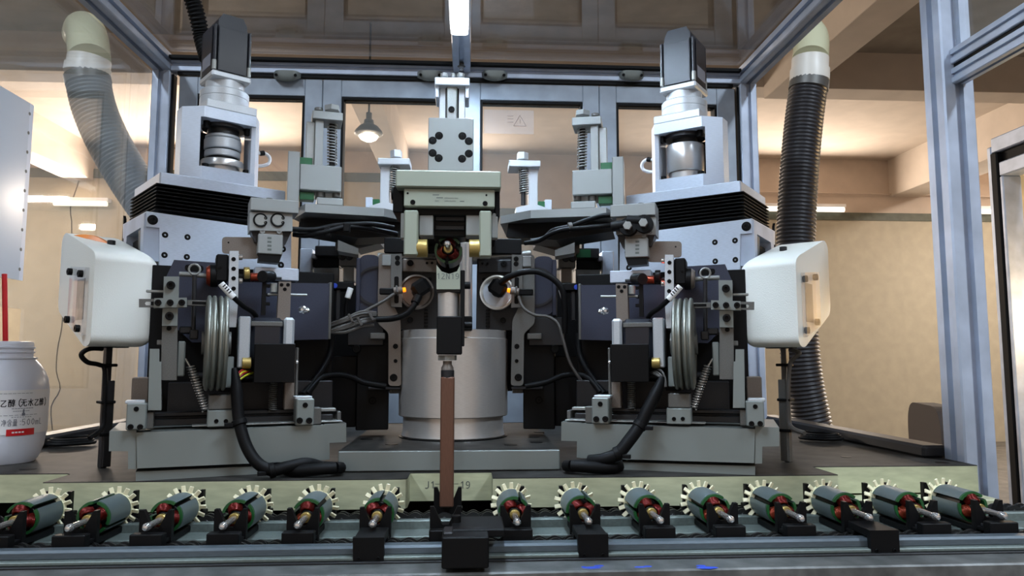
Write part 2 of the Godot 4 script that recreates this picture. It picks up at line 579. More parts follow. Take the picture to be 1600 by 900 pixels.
func build_room() -> void:
	f = FW
	var H := P(1350, 250, 8.9).y - EY
	struct("floor", wb(-7.2, 7.7, -EY - 0.2, -EY, -3.2, 9.1, 0), "floor")
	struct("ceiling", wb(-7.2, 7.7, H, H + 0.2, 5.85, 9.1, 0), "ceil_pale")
	struct("ceiling", wb(-7.2, 7.7, H, H + 0.2, -3.2, 5.85, 0), "ceil_dim")
	var wall := struct("wall_back", wb(-7.2, 7.7, -EY, H, 8.9, 9.1, 0), "wall_upper")
	struct("wall_left", wb(-7.2, -7.0, -EY, H, -3.0, 8.9, 0), "wall_upper")
	struct("wall_right", wb(7.5, 7.7, -EY, H, -3.0, 8.9, 0), "wall_upper")
	struct("wall_front", wb(-7.2, 7.7, -EY, H, -3.2, -3.0, 0), "wall_upper")
	# the painted lower wall and its dark stripe: higher on the left part than on the right
	var xs := P(735, 300, 8.88).x
	var l0 := P(550, 270, 8.88).y - EY
	var l1 := P(550, 284, 8.88).y - EY
	var r0 := P(1380, 333, 8.88).y - EY
	var r1 := P(1380, 345, 8.88).y - EY
	struct("trim_1", wb(-7.0, xs, l1, l0, 8.87, 8.92, 0.002), "dado")
	struct("trim_2", wb(xs, 7.5, r1, r0, 8.87, 8.92, 0.002), "dado")
	struct("lower_wall", wb(-7.0, xs, -EY, l1, 8.88, 8.92, 0), "wall_lower", wall)
	struct("lower_wall", wb(xs, 7.5, -EY, r1, 8.88, 8.92, 0), "wall_lower", wall)
	# the crack that runs down the wall
	var cp := PackedVector3Array()
	for q in [[128, 262], [121, 290], [110, 325], [112, 365], [99, 485], [96, 515], [90, 545], [88, 580], [94, 608], [80, 635], [82, 672]]:
		cp.append(P(q[0], q[1], 8.878))
	struct("crack", MB.new().tube(spl(cp, 3), 0.006, 5), "crack", wall)
	struct("conduit", MB.new().tube(PackedVector3Array([P(1180, 300, 8.86), P(1420, 304, 8.86), P(1600, 309, 8.86)]), 0.012, 6), "wall_upper", wall)
	# beams under the ceiling
	var bb := P(1370, 140, 5.7).y - EY
	struct("trim_3", wb(-7.0, 7.5, bb, H + 0.05, 5.7, 5.95, 0.004), "ceil_pale")
	var x0 := P(1360, 0, 4.0).x / 4.0
	var zb := 2.12
	struct("trim_4", wb(2.41, 2.68, zb, H + 0.05, 0.5, 5.7, 0.004), "ceil_pale")
	struct("trim_5", wb(-0.98, -0.72, zb, H + 0.05, 5.95, 8.9, 0.004), "ceil_pale")
	struct("trim_6", wb(5.35, 5.75, zb - 0.06, H + 0.05, 5.95, 8.9, 0.004), "ceil_pale")
	struct("trim_7", wb(-4.75, -4.45, zb, H + 0.05, 5.95, 8.9, 0.004), "ceil_pale")
	# strip lamps on the far wall, the last three added unseen for ceiling light
	var spots := [[1185, 1321, 318, 331, "long white strip lamp on the far wall behind the black corrugated hose", 4.0], [1512, 1600, 322, 335, "white strip lamp on the far wall beside the right cabinet door", 4.0], [82, 170, 311, 320, "thin white strip lamp on the far wall beside the left grey hose", 10.0], [630, 770, 300, 311, "added unseen strip lamp on the far wall straight behind the gripper", 3.0], [250, 420, 344, 355, "added unseen strip lamp on the far wall behind the bellows coupling block", 15.0], [1040, 1165, 358, 369, "added unseen strip lamp on the far wall behind the drum coupling block", 5.0]]
	for s in spots:
		var a := P(s[0], (s[2] + s[3]) / 2.0, 8.8)
		var b := P(s[1], (s[2] + s[3]) / 2.0, 8.8)
		var hh: float = 0.05
		thing("strip_lamp", s[4], "lamp", "strip lamps on the far wall")
		var yy := (a.y + b.y) / 2 - EY
		part("housing", wb(a.x, b.x, yy + 0.01, yy + 0.05, 8.78, 8.87, 0.003), "label_white")
		var we: float = s[5]
		part("tube", MB.new().cyl(Vector3(a.x + 0.02, EY + yy - 0.02, -8.80), Vector3(b.x - 0.02, EY + yy - 0.02, -8.80), 0.03, 14), "tube_glow")
		done()
		area("strip_lamp_light", Vector3((a.x + b.x) / 2, EY + yy - 0.02, -8.76), Vector3(0, PI, 0), b.x - a.x, 0.06, we, Color(1.0, 0.93, 0.86))
	# pendant lamp seen through the rear door
	var c := P(576, 205, 5.4)
	f = frame(c)
	thing("pendant_lamp", "bell-shaped pendant lamp hanging beyond the rear door glass", "lamp")
	part("rod", MB.new().cyl(Vector3(0, 0.09, 0), Vector3(0, EY + H - c.y, 0), 0.008, 10), "grey_steel")
	part("socket", MB.new().lathe([Vector2(0, 0.14), Vector2(0.022, 0.14), Vector2(0.022, 0.09), Vector2(0.034, 0.085), Vector2(0.04, 0.05), Vector2(0, 0.05)], Transform3D(), 16), "grey_steel")
	part("shade", MB.new().lathe([Vector2(0.03, 0.06), Vector2(0.07, 0.035), Vector2(0.10, 0.0), Vector2(0.105, -0.02), Vector2(0.09, -0.035), Vector2(0.0, -0.045)], Transform3D(), 24), "grey_steel")
	part("bulb", MB.new().lathe([Vector2(0.075, -0.036), Vector2(0.06, -0.06), Vector2(0.03, -0.075), Vector2(0, -0.08)], Transform3D(), 20), "tube_glow")
	done()
	var pl := OmniLight3D.new()
	pl.name = "pendant_light"; pl.position = c + Vector3(0, -0.12, 0); pl.light_energy = 0.35; pl.light_color = Color(1, 0.92, 0.82); pl.light_size = 0.06; pl.shadow_enabled = true; pl.omni_range = 12.0; pl.omni_attenuation = 2.0
	add_child(pl)
	f = FW

func build_enclosure() -> void:
	f = FW
	# slotted aluminium frame
	thing("machine_enclosure", "slotted aluminium profile frame of the machine's glazed enclosure", "frame")
	var TY := EY + TAB
	var top := EY + 0.515
	var rail_y := EY + 0.50
	for q in [[-0.5165, 1.245], [0.4925, 1.245]]:
		part("post", profile(Vector3(q[0], TY, -q[1]), Vector3(q[0], rail_y - 0.015, -q[1])), "profile")
	part("post", profile(Vector3(-0.545, TY, -0.76), Vector3(-0.545, rail_y - 0.015, -0.76)), "profile")
	var rp := Vector3(0.5285, 0, 0)
	part("post", profile(Vector3(rp.x + 0.018, TY - 0.04, -0.782), Vector3(rp.x + 0.018, EY + 0.62, -0.782), 0.036), "profile")
	part("rail", profile(Vector3(-0.50, rail_y - 0.005, -1.24), Vector3(0.478, rail_y - 0.005, -1.24), 0.022), "profile")
	part("rail", profile(Vector3(-0.5165, rail_y, 0.1), Vector3(-0.5165, rail_y, -1.26)), "profile")
	part("rail", profile(Vector3(0.4925, rail_y, 0.1), Vector3(0.4925, rail_y, -1.26)), "profile")
	part("rail", profile(Vector3(-0.012, rail_y + 0.006, 0.1), Vector3(-0.012, rail_y + 0.006, -1.226)), "profile")
	for q in [[-0.50, -0.02], [0.0, 0.476]]:
		part("seal", wb(q[0], q[1], 0.502, 0.507, 1.218, 1.228, 0), "seal")
	part("seal", wb(-0.49, 0.466, 0.478, 0.484, 1.232, 1.24, 0), "seal")
	for s in [[-0.5165, 1.245], [0.4925, 1.245]]:
		var sx: float = s[0]
		part("seal", wb(sx + (0.0155 if sx < 0 else -0.0195), sx + (0.0195 if sx < 0 else -0.0155), TAB, 0.48, 1.236, 1.25, 0), "seal")
	# rails along the table's edges
	part("sill_rail", wb(-0.555, -0.525, TAB, TAB + 0.014, 0.905, 1.26, 0.003), "dark_steel")
	part("sill_rail", wb(0.505, 0.535, TAB, TAB + 0.014, 0.80, 1.26, 0.003), "dark_steel")
	# the front side bay: two rails and a gap between them
	var r1 := lx(1540, 62, rp.x + 0.018)
	var r2 := lx(1540, 95, rp.x + 0.018)
	part("rail", profile(Vector3(r1.x, r1.y, -0.765), Vector3(r1.x, r1.y, -0.25), 0.017), "profile")
	part("rail", profile(Vector3(r2.x, r2.y, -0.765), Vector3(r2.x, r2.y, -0.25), 0.017), "profile")
	part("rail_gasket", wb(r1.x - 0.005, r1.x + 0.005, r2.y - EY, r1.y - EY, 0.25, 0.765, 0), "seal")
	done()
	one("side_glass", wb(r1.x - 0.002, r1.x + 0.002, r1.y - EY + 0.0085, 0.60, 0.25, 0.764, 0), "pane", "glass pane above the double rail at the right front post", "pane")
	one("side_glass", MB.new().prism(PackedVector2Array([Vector2(0.10, 0.06), Vector2(0.92, 0.06), Vector2(0.92, TAB + 0.014), Vector2(1.232, TAB + 0.014), Vector2(1.232, 0.484), Vector2(0.10, 0.484)]), -0.002, 0.002, Transform3D(Basis(Vector3(0, 0, -1), Vector3.UP, Vector3(1, 0, 0)), Vector3(-0.535, EY, 0))), "side_pane", "large glass side pane in front of the ghostly grey hose", "pane")
	one("roof_glass", wb(-0.50, -0.028, 0.515, 0.519, 0.0, 1.225, 0), "roof_glass", "smoky glass roof pane over the bellows coupling motor", "pane")
	one("roof_glass", wb(0.004, 0.476, 0.515, 0.519, 0.0, 1.225, 0), "roof_glass", "smoky glass roof pane over the plain drum coupling motor", "pane")
	# fastener at the end of the roof rail
	thing("rail_fastener", "small round steel fastener under the end of the roof's middle rail", "fastener")
	var fp := lp(721, 104, -1.20)
	part("washer", MB.new().cyl(fp, fp + Vector3(0, 0.004, 0), 0.007, 18), "grey_steel")
	part("screw", MB.new().cyl(fp + Vector3(0, -0.006, 0), fp, 0.004, 14), "chrome")
	done()
	# LED bar
	var le := ly(718, 53, EY + 0.478)
	thing("lamp_bar", "glowing white tube lamp bar under the middle of the glass roof", "lamp")
	var ly0 := le.y
	part("housing", wb(le.x - 0.014, le.x + 0.014, ly0 - EY + 0.004, 0.492, 0.28, -le.z + 0.001, 0.003), "label_white")
	var lm := MB.new()
	lm.prism(rnd(PackedVector2Array([Vector2(-0.0125, 0), Vector2(0.0125, 0), Vector2(0.0125, -le.z - 0.28), Vector2(-0.0125, -le.z - 0.28)]), 0.007), 0.0, 0.006, Transform3D(Basis(Vector3.RIGHT, -PI / 2), Vector3(le.x, ly0 - 0.002, -0.28)))
	part("diffuser", lm, "led")
	done()
	# rear doors
	var edges := [[272, 500, 302, 472], [500, 721, 530, 692], [721, 938, 750, 912], [938, 1153, 965, 1124]]
	var names := ["rear door behind the bellows coupling housing", "rear door through whose glass the pendant lamp shows", "rear door with a faint white warning label on its glass", "rear door behind the plain drum coupling housing"]
	var hx := [447, 672, 773, 988]
	var w := -1.235
	for i in 4:
		var e: Array = edges[i]
		var x0 := lp(e[0], 300, w).x + 0.0004
		var x1 := lp(e[1], 300, w).x - 0.0004
		var a0 := lp(e[2], 300, w).x
		var a1 := lp(e[3], 300, w).x
		var yt := 0.477
		var yb := TAB + 0.004
		var wt := lp(620, 153, w).y - EY
		var wl := lp(620, 606, w).y - EY
		thing("rear_door", "aluminium framed glass " + names[i], "door", "rear doors of the enclosure")
		part("stile", wb(x0, a0, yb, yt, 1.235, 1.26, 0.001), "door_alu")
		part("stile", wb(a1, x1, yb, yt, 1.235, 1.26, 0.001), "door_alu")
		part("top_rail", wb(a0, a1, wt, yt, 1.2352, 1.26, 0.001), "door_alu")
		part("bottom_rail", wb(a0, a1, yb, wl, 1.2352, 1.26, 0.001), "door_alu")
		var g := 0.004
		var s := MB.new()
		wb(a0, a1, wt - g, wt, 1.237, 1.258, 0, s); wb(a0, a1, wl, wl + g, 1.237, 1.258, 0, s)
		wb(a0, a0 + g, wl + g, wt - g, 1.237, 1.258, 0, s); wb(a1 - g, a1, wl + g, wt - g, 1.237, 1.258, 0, s)
		part("gasket", s, "seal")
		part("glass", wb(a0 + g, a1 - g, wl + g, wt - g, 1.246, 1.250, 0), "pane")
		# cup handle
		var c := lp(hx[i], 118, -1.222)
		var hm := MB.new()
		var pr := []
		var hw := 0.0225
		var sec := []
		for k in 9:
			var u := -1.0 + 2.0 * k / 8.0
			var d := 0.014 * sqrt(maxf(0.03, 1.0 - u * u * u * u))
			var ring := PackedVector3Array()
			for j in 7:
				var an := PI * j / 6.0
				ring.append(c + Vector3(u * hw, 0.008 - 0.017 * sin(an) * sqrt(maxf(0.1, 1.0 - u * u * 0.75)), -0.010 + 0.5 * d * (1.0 - cos(an))))
			sec.append(ring)
		hm.loft(sec).soften(0.8)
		var hd := part("handle", hm, "block_steel", null, "grey metal cup handle")
		for u in [-0.016, 0.016]:
			bolt_at(c + Vector3(u, 0.0, 0.0015), 0.0025, 0.002, "hole_black", hd, "screw")
		if i == 2:
			var p0 := lp(756, 168, -1.234)
			var p1 := lp(835, 207, -1.234)
			part("warning_label", MB.new().box(Vector3((p0.x + p1.x) / 2, (p0.y + p1.y) / 2, -1.2445), Vector3(p1.x - p0.x, p0.y - p1.y, 0.0006), 0), "acrylic", null, "faint white label with a warning triangle")
			var tq := lp(813, 187, -1.234)
			var tm := MB.new()
			var tri := [Vector2(-0.011, -0.008), Vector2(0.011, -0.008), Vector2(0, 0.011)]
			for k in 3:
				var q0: Vector2 = tri[k]
				var q1: Vector2 = tri[(k + 1) % 3]
				tm.cyl(Vector3(tq.x + q0.x, tq.y + q0.y, -1.2438), Vector3(tq.x + q1.x, tq.y + q1.y, -1.2438), 0.0005, 6)
			tm.box(Vector3(tq.x, tq.y, -1.2438), Vector3(0.001, 0.007, 0.0005), 0)
			part("warning_sign", tm, "faint_ink")
			for k in 2:
				for j in 3:
					var lq := lp(798, 178 + j * 5 + (0 if k == 0 else 2), -1.234)
					if k == 0: part("print_line", MB.new().box(Vector3(lq.x, lq.y, -1.2438), Vector3(0.010, 0.0008, 0.0004), 0), "faint_ink")
		done()
	# punched plastic sleeve on the left pane
	var s0 := lx(52, 165, -0.531)
	var s1 := lx(47, 441, -0.531)
	thing("document_sleeve", "pale punched plastic document sleeve hung on the left glass pane", "sleeve")
	var z1 := s0.z
	var z0 := s0.z + 0.21
	part("sheet", MB.new().box(Vector3(-0.5305, (s0.y + s1.y) / 2, (z0 + z1 - 0.016) / 2 + 0.008), Vector3(0.0012, s0.y - s1.y, z0 - z1 - 0.016), 0), "sheet")
	var stp := MB.new()
	var hs := s0.y - s1.y
	var pr2 := PackedVector2Array([Vector2(0, 0), Vector2(0.016, 0), Vector2(0.016, hs), Vector2(0, hs)])
	stp.prism(pr2, 0, 0.0008, Transform3D(Basis(Vector3.UP, PI / 2), Vector3(-0.5309, s1.y, z1 + 0.016)))
	var strip := part("punched_strip", stp, "bottle")
	for k in 9:
		var yy := s1.y + hs * (0.06 + 0.11 * k)
		part("punch_hole", MB.new().cyl(Vector3(-0.5302, yy, z1 + 0.008), Vector3(-0.5298, yy, z1 + 0.008), 0.0022, 12), "grey_steel", strip)
	done()
	# the side cabinet at the far right
	var cx := 1.35
	var ct := lx(1560, 224, cx)
	var cz := lx(1545, 300, cx).z
	thing("side_cabinet", "grey framed cabinet with black gasket and warm cream inner panel at far right", "cabinet")
	part("post", wb(cx, cx + 0.05, -EY, ct.y - EY, -cz - 0.016, -cz, 0.003), "profile")
	part("post", wb(cx, cx + 0.05, -EY, ct.y - EY, 0.9, 0.95, 0.003), "profile")
	part("gasket", wb(cx - 0.004, cx + 0.04, -EY, ct.y - EY - 0.02, -cz - 0.040, -cz - 0.016, 0.003), "seal")
	part("inner_side", wb(cx + 0.05, cx + 0.13, -EY, ct.y - EY, -cz - 0.02, -cz, 0.002), "warm_panel")
	part("top_rail", wb(cx, cx + 0.05, ct.y - EY - 0.02, ct.y - EY + 0.02, 0.95, -cz - 0.016, 0.003), "profile")
	part("top_rail", wb(cx, cx + 0.05, ct.y - EY - 0.085, ct.y - EY - 0.048, 0.95, -cz - 0.040, 0.003), "profile")
	part("gasket", wb(cx + 0.01, cx + 0.04, ct.y - EY - 0.048, ct.y - EY - 0.02, 0.95, -cz - 0.016, 0.003), "seal")
	part("inner_post", wb(cx, cx + 0.05, -EY, ct.y - EY - 0.085, -cz - 0.052, -cz - 0.040, 0.003), "profile")
	part("lamp_tube", MB.new().cyl(W(cx + 0.06, 0.42, 1.62), W(cx + 0.06, -0.30, 1.62), 0.012, 12), "tube_glow")
	part("inner_panel", wb(cx + 0.12, cx + 0.14, -EY, ct.y - EY, 0.9, -cz, 0.002), "warm_panel")
	part("inner_strip", wb(cx + 0.10, cx + 0.12, -EY, ct.y - EY - 0.09, -cz - 0.085, -cz - 0.079, 0.002), "grey_steel")
	done()
	# chair behind the table's right edge
	var cl := OmniLight3D.new()
	cl.name = "cabinet_light"; cl.position = W(cx + 0.06, 0.1, 1.60); cl.light_energy = 0.13; cl.light_color = Color(1, 0.9, 0.74); cl.light_size = 0.03; cl.shadow_enabled = true; cl.omni_range = 12.0; cl.omni_attenuation = 2.0
	add_child(cl)
	var ch := P(1478, 690, 1.45)
	f = frame(ch, 72)
	thing("chair", "dark brown chair back showing behind the table's right edge", "chair")
	part("backrest", MB.new().prism(rnd(PackedVector2Array([Vector2(-0.045, -0.2), Vector2(0.2, -0.2), Vector2(0.2, 0.07), Vector2(-0.045, 0.07)]), 0.06, 8), -0.02, 0.02), "chair_cloth")
	part("seat", MB.new().box(Vector3(0.08, -0.38, 0.2), Vector3(0.4, 0.05, 0.4), 0.015), "chair_cloth")
	part("back_post", MB.new().box(Vector3(0.08, -0.27, -0.03), Vector3(0.05, 0.26, 0.012), 0.003), "black_steel")
	for q in [[-0.09, 0.02], [0.25, 0.02], [-0.09, 0.38], [0.25, 0.38]]:
		part("leg", MB.new().cyl(Vector3(q[0], -ch.y, q[1]), Vector3(q[0], -0.40, q[1]), 0.014, 12), "black_steel")
	done()
	f = FW

func build_hoses() -> void:
	for s in 2:
		f = FW
		var m := s == 1
		var D := 1.42
		var pts: PackedVector3Array
		var lab: String
		if s == 0:
			pts = PackedVector3Array([P(137, 122, D), P(146, 165, D), P(164, 210, D), P(190, 258, D), P(222, 308, D), P(262, 362, D), P(300, 420, D)])
			lab = "grey corrugated hose curving down behind the left glass pane"
		else:
			pts = PackedVector3Array([P(1264, 132, D), P(1257, 180, D), P(1251, 240, D), P(1246, 310, D), P(1243, 380, D), P(1244, 450, D), P(1249, 540, D), P(1256, 600, D), P(1268, 660, D), P(1276, 700, D)])
			lab = "black corrugated hose running down behind the right white guard"
		var r := 0.0355 if s == 1 else 0.0375
		thing("extraction_hose", lab, "hose", "extraction hoses")
		var c := spl(pts, 40)
		# even steps along the hose, ribs on the radius
		var pp2 := PackedVector3Array([c[0]])
		var acc := 0.0
		for i in range(1, c.size()):
			acc += c[i].distance_to(c[i - 1])
			while acc >= 0.00195:
				acc -= 0.00195
				pp2.append(c[i] - (c[i] - c[i - 1]).normalized() * acc)
		var rs := PackedFloat32Array()
		for i in pp2.size():
			rs.append(r + (0.0020 if i % 4 in [1, 2] else -0.0012))
		part("hose", MB.new().tube(pp2, r, 28, rs), "hose_grey" if s == 0 else "hose_dark")
		var t := (pts[0] - pts[1]).normalized()
		part("hose_clamp", MB.new().tube(PackedVector3Array([pts[0] - t * 0.012, pts[0] + t * 0.006]), r + 0.003, 28), "grey_steel")
		done()
		# elbow
		thing("pipe_elbow", "translucent yellowish plastic pipe elbow above the " + ("grey" if s == 0 else "black") + " corrugated hose", "pipe", "pipe elbows above the hoses")
		var a := pts[0] + t * 0.006
		var b := P(140 if s == 0 else 1266, 92, D)
		var e := P(128 if s == 0 else 1262, 40, D + 0.05)
		part("cuff", MB.new().tube(PackedVector3Array([a, a + (b - a) * 0.5, a + (b - a) * 0.52, b]), r + 0.002, 28, PackedFloat32Array([r + 0.003, r + 0.003, r + 0.0005, r + 0.0005])), "elbow_cuff")
		var ep := spl(PackedVector3Array([b, b.lerp(e, 0.55) + Vector3(0.004, 0.004, 0), e + Vector3(0.0 if s == 1 else -0.01, 0.004, -0.03), e + Vector3(-0.006 if s == 1 else -0.03, 0.004, -0.06)]), 8)
		part("elbow", MB.new().tube(ep, r - 0.0005, 28), "elbow")
		done()
func build_table() -> void:
	f = FW
	var yt := EY + TAB
	var D0 := -ly(340, 751, yt).z
	var Dc := -ly(700, 738, yt).z
	var D1 := -ly(1400, 728, yt).z
	var xa := lp(636, 760, -D0).x
	var xb := lp(770, 760, -D0).x
	var xc := lp(1310, 760, -D0).x
	var xe := 0.5285
	var xl := -0.60
	var XF := Transform3D(Basis(Vector3.RIGHT, -PI / 2), Vector3(0, yt, 0))
	var xq := 2.0 * XC - xc
	var out := PackedVector2Array([Vector2(xl, D1), Vector2(xq - 0.006, D1), Vector2(xq, D1 - 0.006), Vector2(xq, D0), Vector2(xa - 0.006, D0), Vector2(xa - 0.0015, D0 + 0.0015), Vector2(xa, D0 + 0.006), Vector2(xa, Dc), Vector2(xb, Dc), Vector2(xb, D0), Vector2(xc, D0), Vector2(xc, D1), Vector2(xe, D1), Vector2(xe, 1.27), Vector2(xl, 1.27)])
	thing("machine_table", "thick steel table plate with pale green front edge under the winding machine", "table")
	part("plate", MB.new().prism(out, -0.027, -0.0008, XF), "table_edge")
	part("top_surface", MB.new().prism(out, -0.0008, 0.0, XF), "table_top")
	part("cross_member", wb(xc - 0.02, xe, TAB - 0.050, TAB - 0.029, D0 + 0.02, D1 + 0.03, 0.001), "table_edge")
	part("light_block_box", wb(xl, xe, TAB - 0.30, TAB - 0.027, D1 + 0.03, 1.24, 0.002), "black_anod")  # solid black box added under the plate to block light
	part("back_skirt", wb(xl, xe, TAB - 0.30, TAB - 0.045, 0.735, 0.76, 0.002), "black_anod")
	for q in [[-0.55, 0.80], [0.50, 0.80], [-0.55, 1.2], [0.50, 1.2]]:
		part("leg", wb(q[0] - 0.03, q[0] + 0.03, -EY, TAB - 0.30, q[1] - 0.03, q[1] + 0.03, 0.003), "black_anod")
	var t := text("J1", 0.0068, "etched", lp(672, 758, -Dc) + Vector3(0, 0, 0.0002), cur, "engraving", "Droid Sans Mono")
	text("19", 0.0068, "etched", lp(727, 758, -Dc) + Vector3(0, 0, 0.0002), cur, "engraving", "Droid Sans Mono")
	var ln := MB.new()
	var la := lp(680, 756, -Dc)
	var lb := lp(716, 756, -Dc)
	ln.box((la + lb) / 2 + Vector3(0, 0, 0.0001), Vector3(lb.x - la.x, 0.0004, 0.0003), 0)
	part("engraved_line", ln, "etched")
	# bare round holes in the plate
	for q in [[1322, 714, 0.006], [1472, 723, 0.007], [44, 733, 0.008], [812, 672, 0.009], [838, 690, 0.009]]:
		var hp := ly(q[0], q[1], yt)
		part("hole", MB.new().cyl(hp - Vector3(0, 0.002, 0), hp + Vector3(0, 0.0003, 0), q[2], 18), "hole_black")
	done()
	# raised slab under the column
	var w := -0.735
	thing("base_slab", "bright ground steel slab lying under the silver column", "slab")
	rb(MB.new(), 528, 703, 875, 736, w, 0.30)
	part("slab", rb(MB.new(), 528, 704, 875, 736, w, 0.30, 0.001), "block_steel")
	part("painted_dark_top", rb(MB.new(), 529, 703, 874, 704, w - 0.001, 0.298, 0.0003), "table_top", null, "top face with its dark reflection painted in")  # dark sheet stands in for the dark surroundings mirrored in the steel
	var sy := lp(700, 703, w).y
	for q in [[612, 694], [798, 695], [838, 691], [834, 683], [842, 675], [573, 686]]:
		var hp := ly(q[0], q[1], sy)
		part("hole", MB.new().cyl(hp - Vector3(0, 0.002, 0), hp + Vector3(0, 0.0004, 0), 0.007, 16), "hole_black")
	done()
	# turned column
	var cd := 0.87
	var cp := lp(709, 560, -cd)
	f = frame(Vector3(cp.x, sy, cp.z))
	var R := lr(709, 560, -0.0, 84.5)
	var y1 := lp(709, 515, R * 0.6).y
	var y2 := lp(709, 652, R * 0.6).y
	thing("column", "large turned silver steel column at the centre of the machine", "column")
	part("drum", MB.new().lathe([Vector2(0, y2), Vector2(R - 0.001, y2), Vector2(R, y2 + 0.001), Vector2(R, y1 - 0.010), Vector2(R - 0.0015, y1 - 0.009), Vector2(R - 0.0015, y1 - 0.001), Vector2(R - 0.003, y1), Vector2(0, y1)], Transform3D(), 72), "turned")
	part("neck", MB.new().lathe([Vector2(R * 0.92, 0.0), Vector2(R * 0.945, 0.002), Vector2(R * 0.92, 0.008), Vector2(R * 0.915, y2)], Transform3D(), 72), "turned")
	part("foot", MB.new().lathe([Vector2(R * 0.9, 0.0), Vector2(R * 0.99, 0.0), Vector2(R * 0.99, 0.001), Vector2(R * 0.9, 0.001)], Transform3D(), 72), "hole_black")
	done()
	f = FW

var arm0: Node3D
func make_armature() -> Node3D:
	var t := thing("armature", "", "armature")
	var z := func(a: float, b: float, r: float, k := 20) -> MB: return MB.new().cyl(Vector3(0, 0, a), Vector3(0, 0, b), r, k)
	var sh := part("shaft", z.call(-0.001, -0.09, 0.0024, 16), "shaft")
	part("tip", MB.new().lathe([Vector2(0, 0.0025), Vector2(0.0018, 0.002), Vector2(0.0030, 0.0), Vector2(0.0030, -0.004), Vector2(0.0024, -0.005)], Transform3D(Basis(Vector3.RIGHT, PI / 2), Vector3()), 16), "chrome", sh)
	part("collar", z.call(-0.0262, -0.0305, 0.0042), "brass", null, "brass collar")
	var core := MB.new()
	var ins := MB.new()
	var deep := MB.new()
	deep.cyl(Vector3(0, 0, -0.041), Vector3(0, 0, -0.074), 0.0090, 24)
	for k in 3:
		var a0 := TAU * k / 3 + deg_to_rad(8)
		var a1 := TAU * (k + 1) / 3 - deg_to_rad(8)
		for q in [[core, 0.0132, 0.0112, -0.038, -0.0715], [ins, 0.0129, 0.0108, -0.0362, -0.0730]]:
			var p := PackedVector2Array()
			for j in 13: p.append(Vector2.from_angle(lerpf(a0, a1, j / 12.0)) * q[1])
			for j in 13: p.append(Vector2.from_angle(lerpf(a1, a0, j / 12.0)) * q[2])
			q[0].prism(p, q[4], q[3], Transform3D(), 0.5)
	part("core", core, "core_steel", null, "grey laminated core in three segments")
	part("insulation", ins, "insul_green", null, "green slot insulation")
	part("rotor_body", deep, "black_steel")
	for k in 3:
		var wm := MB.new()
		var c := TAU * (k + 0.5) / 3
		for j in 6:
			var p := PackedVector3Array()
			for i in 9:
				var u := -1.0 + i / 4.0
				var an := c + u * (0.95 - 0.06 * j)
				var rr := 0.0048 + 0.0007 * j + 0.0022 * (1.0 - u * u)
				p.append(Vector3(cos(an) * rr, sin(an) * rr, -0.0405 + (0.0095 - 0.0009 * j) * sqrt(maxf(0.0, 1.0 - u * u * 0.95)) + 0.0006 * sin(j * 7.0 + i)))
			wm.tube(p, 0.00105, 6)
		part("winding", wm, "copper_red" if k != 1 else "copper_orange", null, "red enamelled copper winding")
	part("winding_core", z.call(-0.0305, -0.0415, 0.0050), "black_steel")
	var hub := MB.new()
	hub.lathe([Vector2(0, -0.0735), Vector2(0.0126, -0.0735), Vector2(0.0126, -0.0785), Vector2(0, -0.0785)], Transform3D(Basis(Vector3.RIGHT, PI / 2), Vector3()), 24)
	var fan := part("fan", hub, "cream", null, "cream plastic cooling fan")
	var bl := MB.new()
	bl.box(Vector3(0.0144, 0, -0.0765), Vector3(0.0070, 0.0035, 0.0016), 0.0003, Basis(Vector3.RIGHT, 0.5))
	var bm := bl.mesh()
	for k in 15:
		var o := MeshInstance3D.new()
		o.name = "blade"; o.mesh = bm; o.material_override = M["cream"]
		o.transform = Transform3D(Basis(Vector3.BACK, TAU * k / 15), Vector3())
		fan.add_child(o, true)
	return t

func make_carrier(hang: bool) -> Node3D:
	var t := thing("armature_carrier", "", "carrier")
	# V plates: front one and the tall rear one
	var v := func(w: float, top: float, notch: float, base: float, z0: float, z1: float) -> MB:
		return MB.new().prism(PackedVector2Array([Vector2(-w, base), Vector2(w, base), Vector2(w, top), Vector2(w - 0.003, top), Vector2(0.0025, notch), Vector2(-0.0025, notch), Vector2(-w + 0.003, top), Vector2(-w, top)]), z1, z0)
	part("front_v_plate", v.call(0.0122, 0.0092, -0.0045, -0.017, -0.017, -0.022), "black_plastic")
	part("rear_v_plate", v.call(0.0122, 0.0125, -0.004, -0.017, -0.085, -0.090), "black_plastic")
	part("bridge", MB.new().box(Vector3(0, -0.0165, -0.050), Vector3(0.014, 0.005, 0.082), 0.0006), "black_plastic")
	part("rear_foot", MB.new().box(Vector3(0, -0.010, -0.091), Vector3(0.026, 0.010, 0.010), 0.0006), "black_plastic")
	part("step", MB.new().box(Vector3(0, -0.0125, -0.013), Vector3(0.0225, 0.003, 0.016), 0.0005), "black_plastic")
	if hang:
		part("front_block", MB.new().prism(PackedVector2Array([Vector2(-0.0117, -0.005), Vector2(0.0112, -0.005), Vector2(0.0112, -0.022), Vector2(0.0100, -0.0252), Vector2(-0.0090, -0.0252), Vector2(-0.0110, -0.023)]), 0.0155, 0.0205), "black_plastic")
		part("block_top", MB.new().box(Vector3(0, -0.0080, 0.001), Vector3(0.022, 0.006, 0.030), 0.0006), "black_plastic")
		for sx in [-0.007, 0.007]:
			bolt_at(Vector3(sx, -0.020, 0.0205), 0.0014, 0.0008, "hole_black", null, "screw")
	else:
		part("front_block", MB.new().box(Vector3(0, -0.0108, -0.0045), Vector3(0.0240, 0.0112, 0.009), 0.0007), "black_plastic")
		bolt_at(Vector3(-0.0085, -0.0105, -0.013), 0.0018, 0.002, "dark_steel", null, "screw", Basis())
	return t

func clone(r: Node3D) -> Node3D:
	var c := r.duplicate()
	c.name = numbered(String(r.name).get_slice("_0", 0))
	add_child(c)
	return c

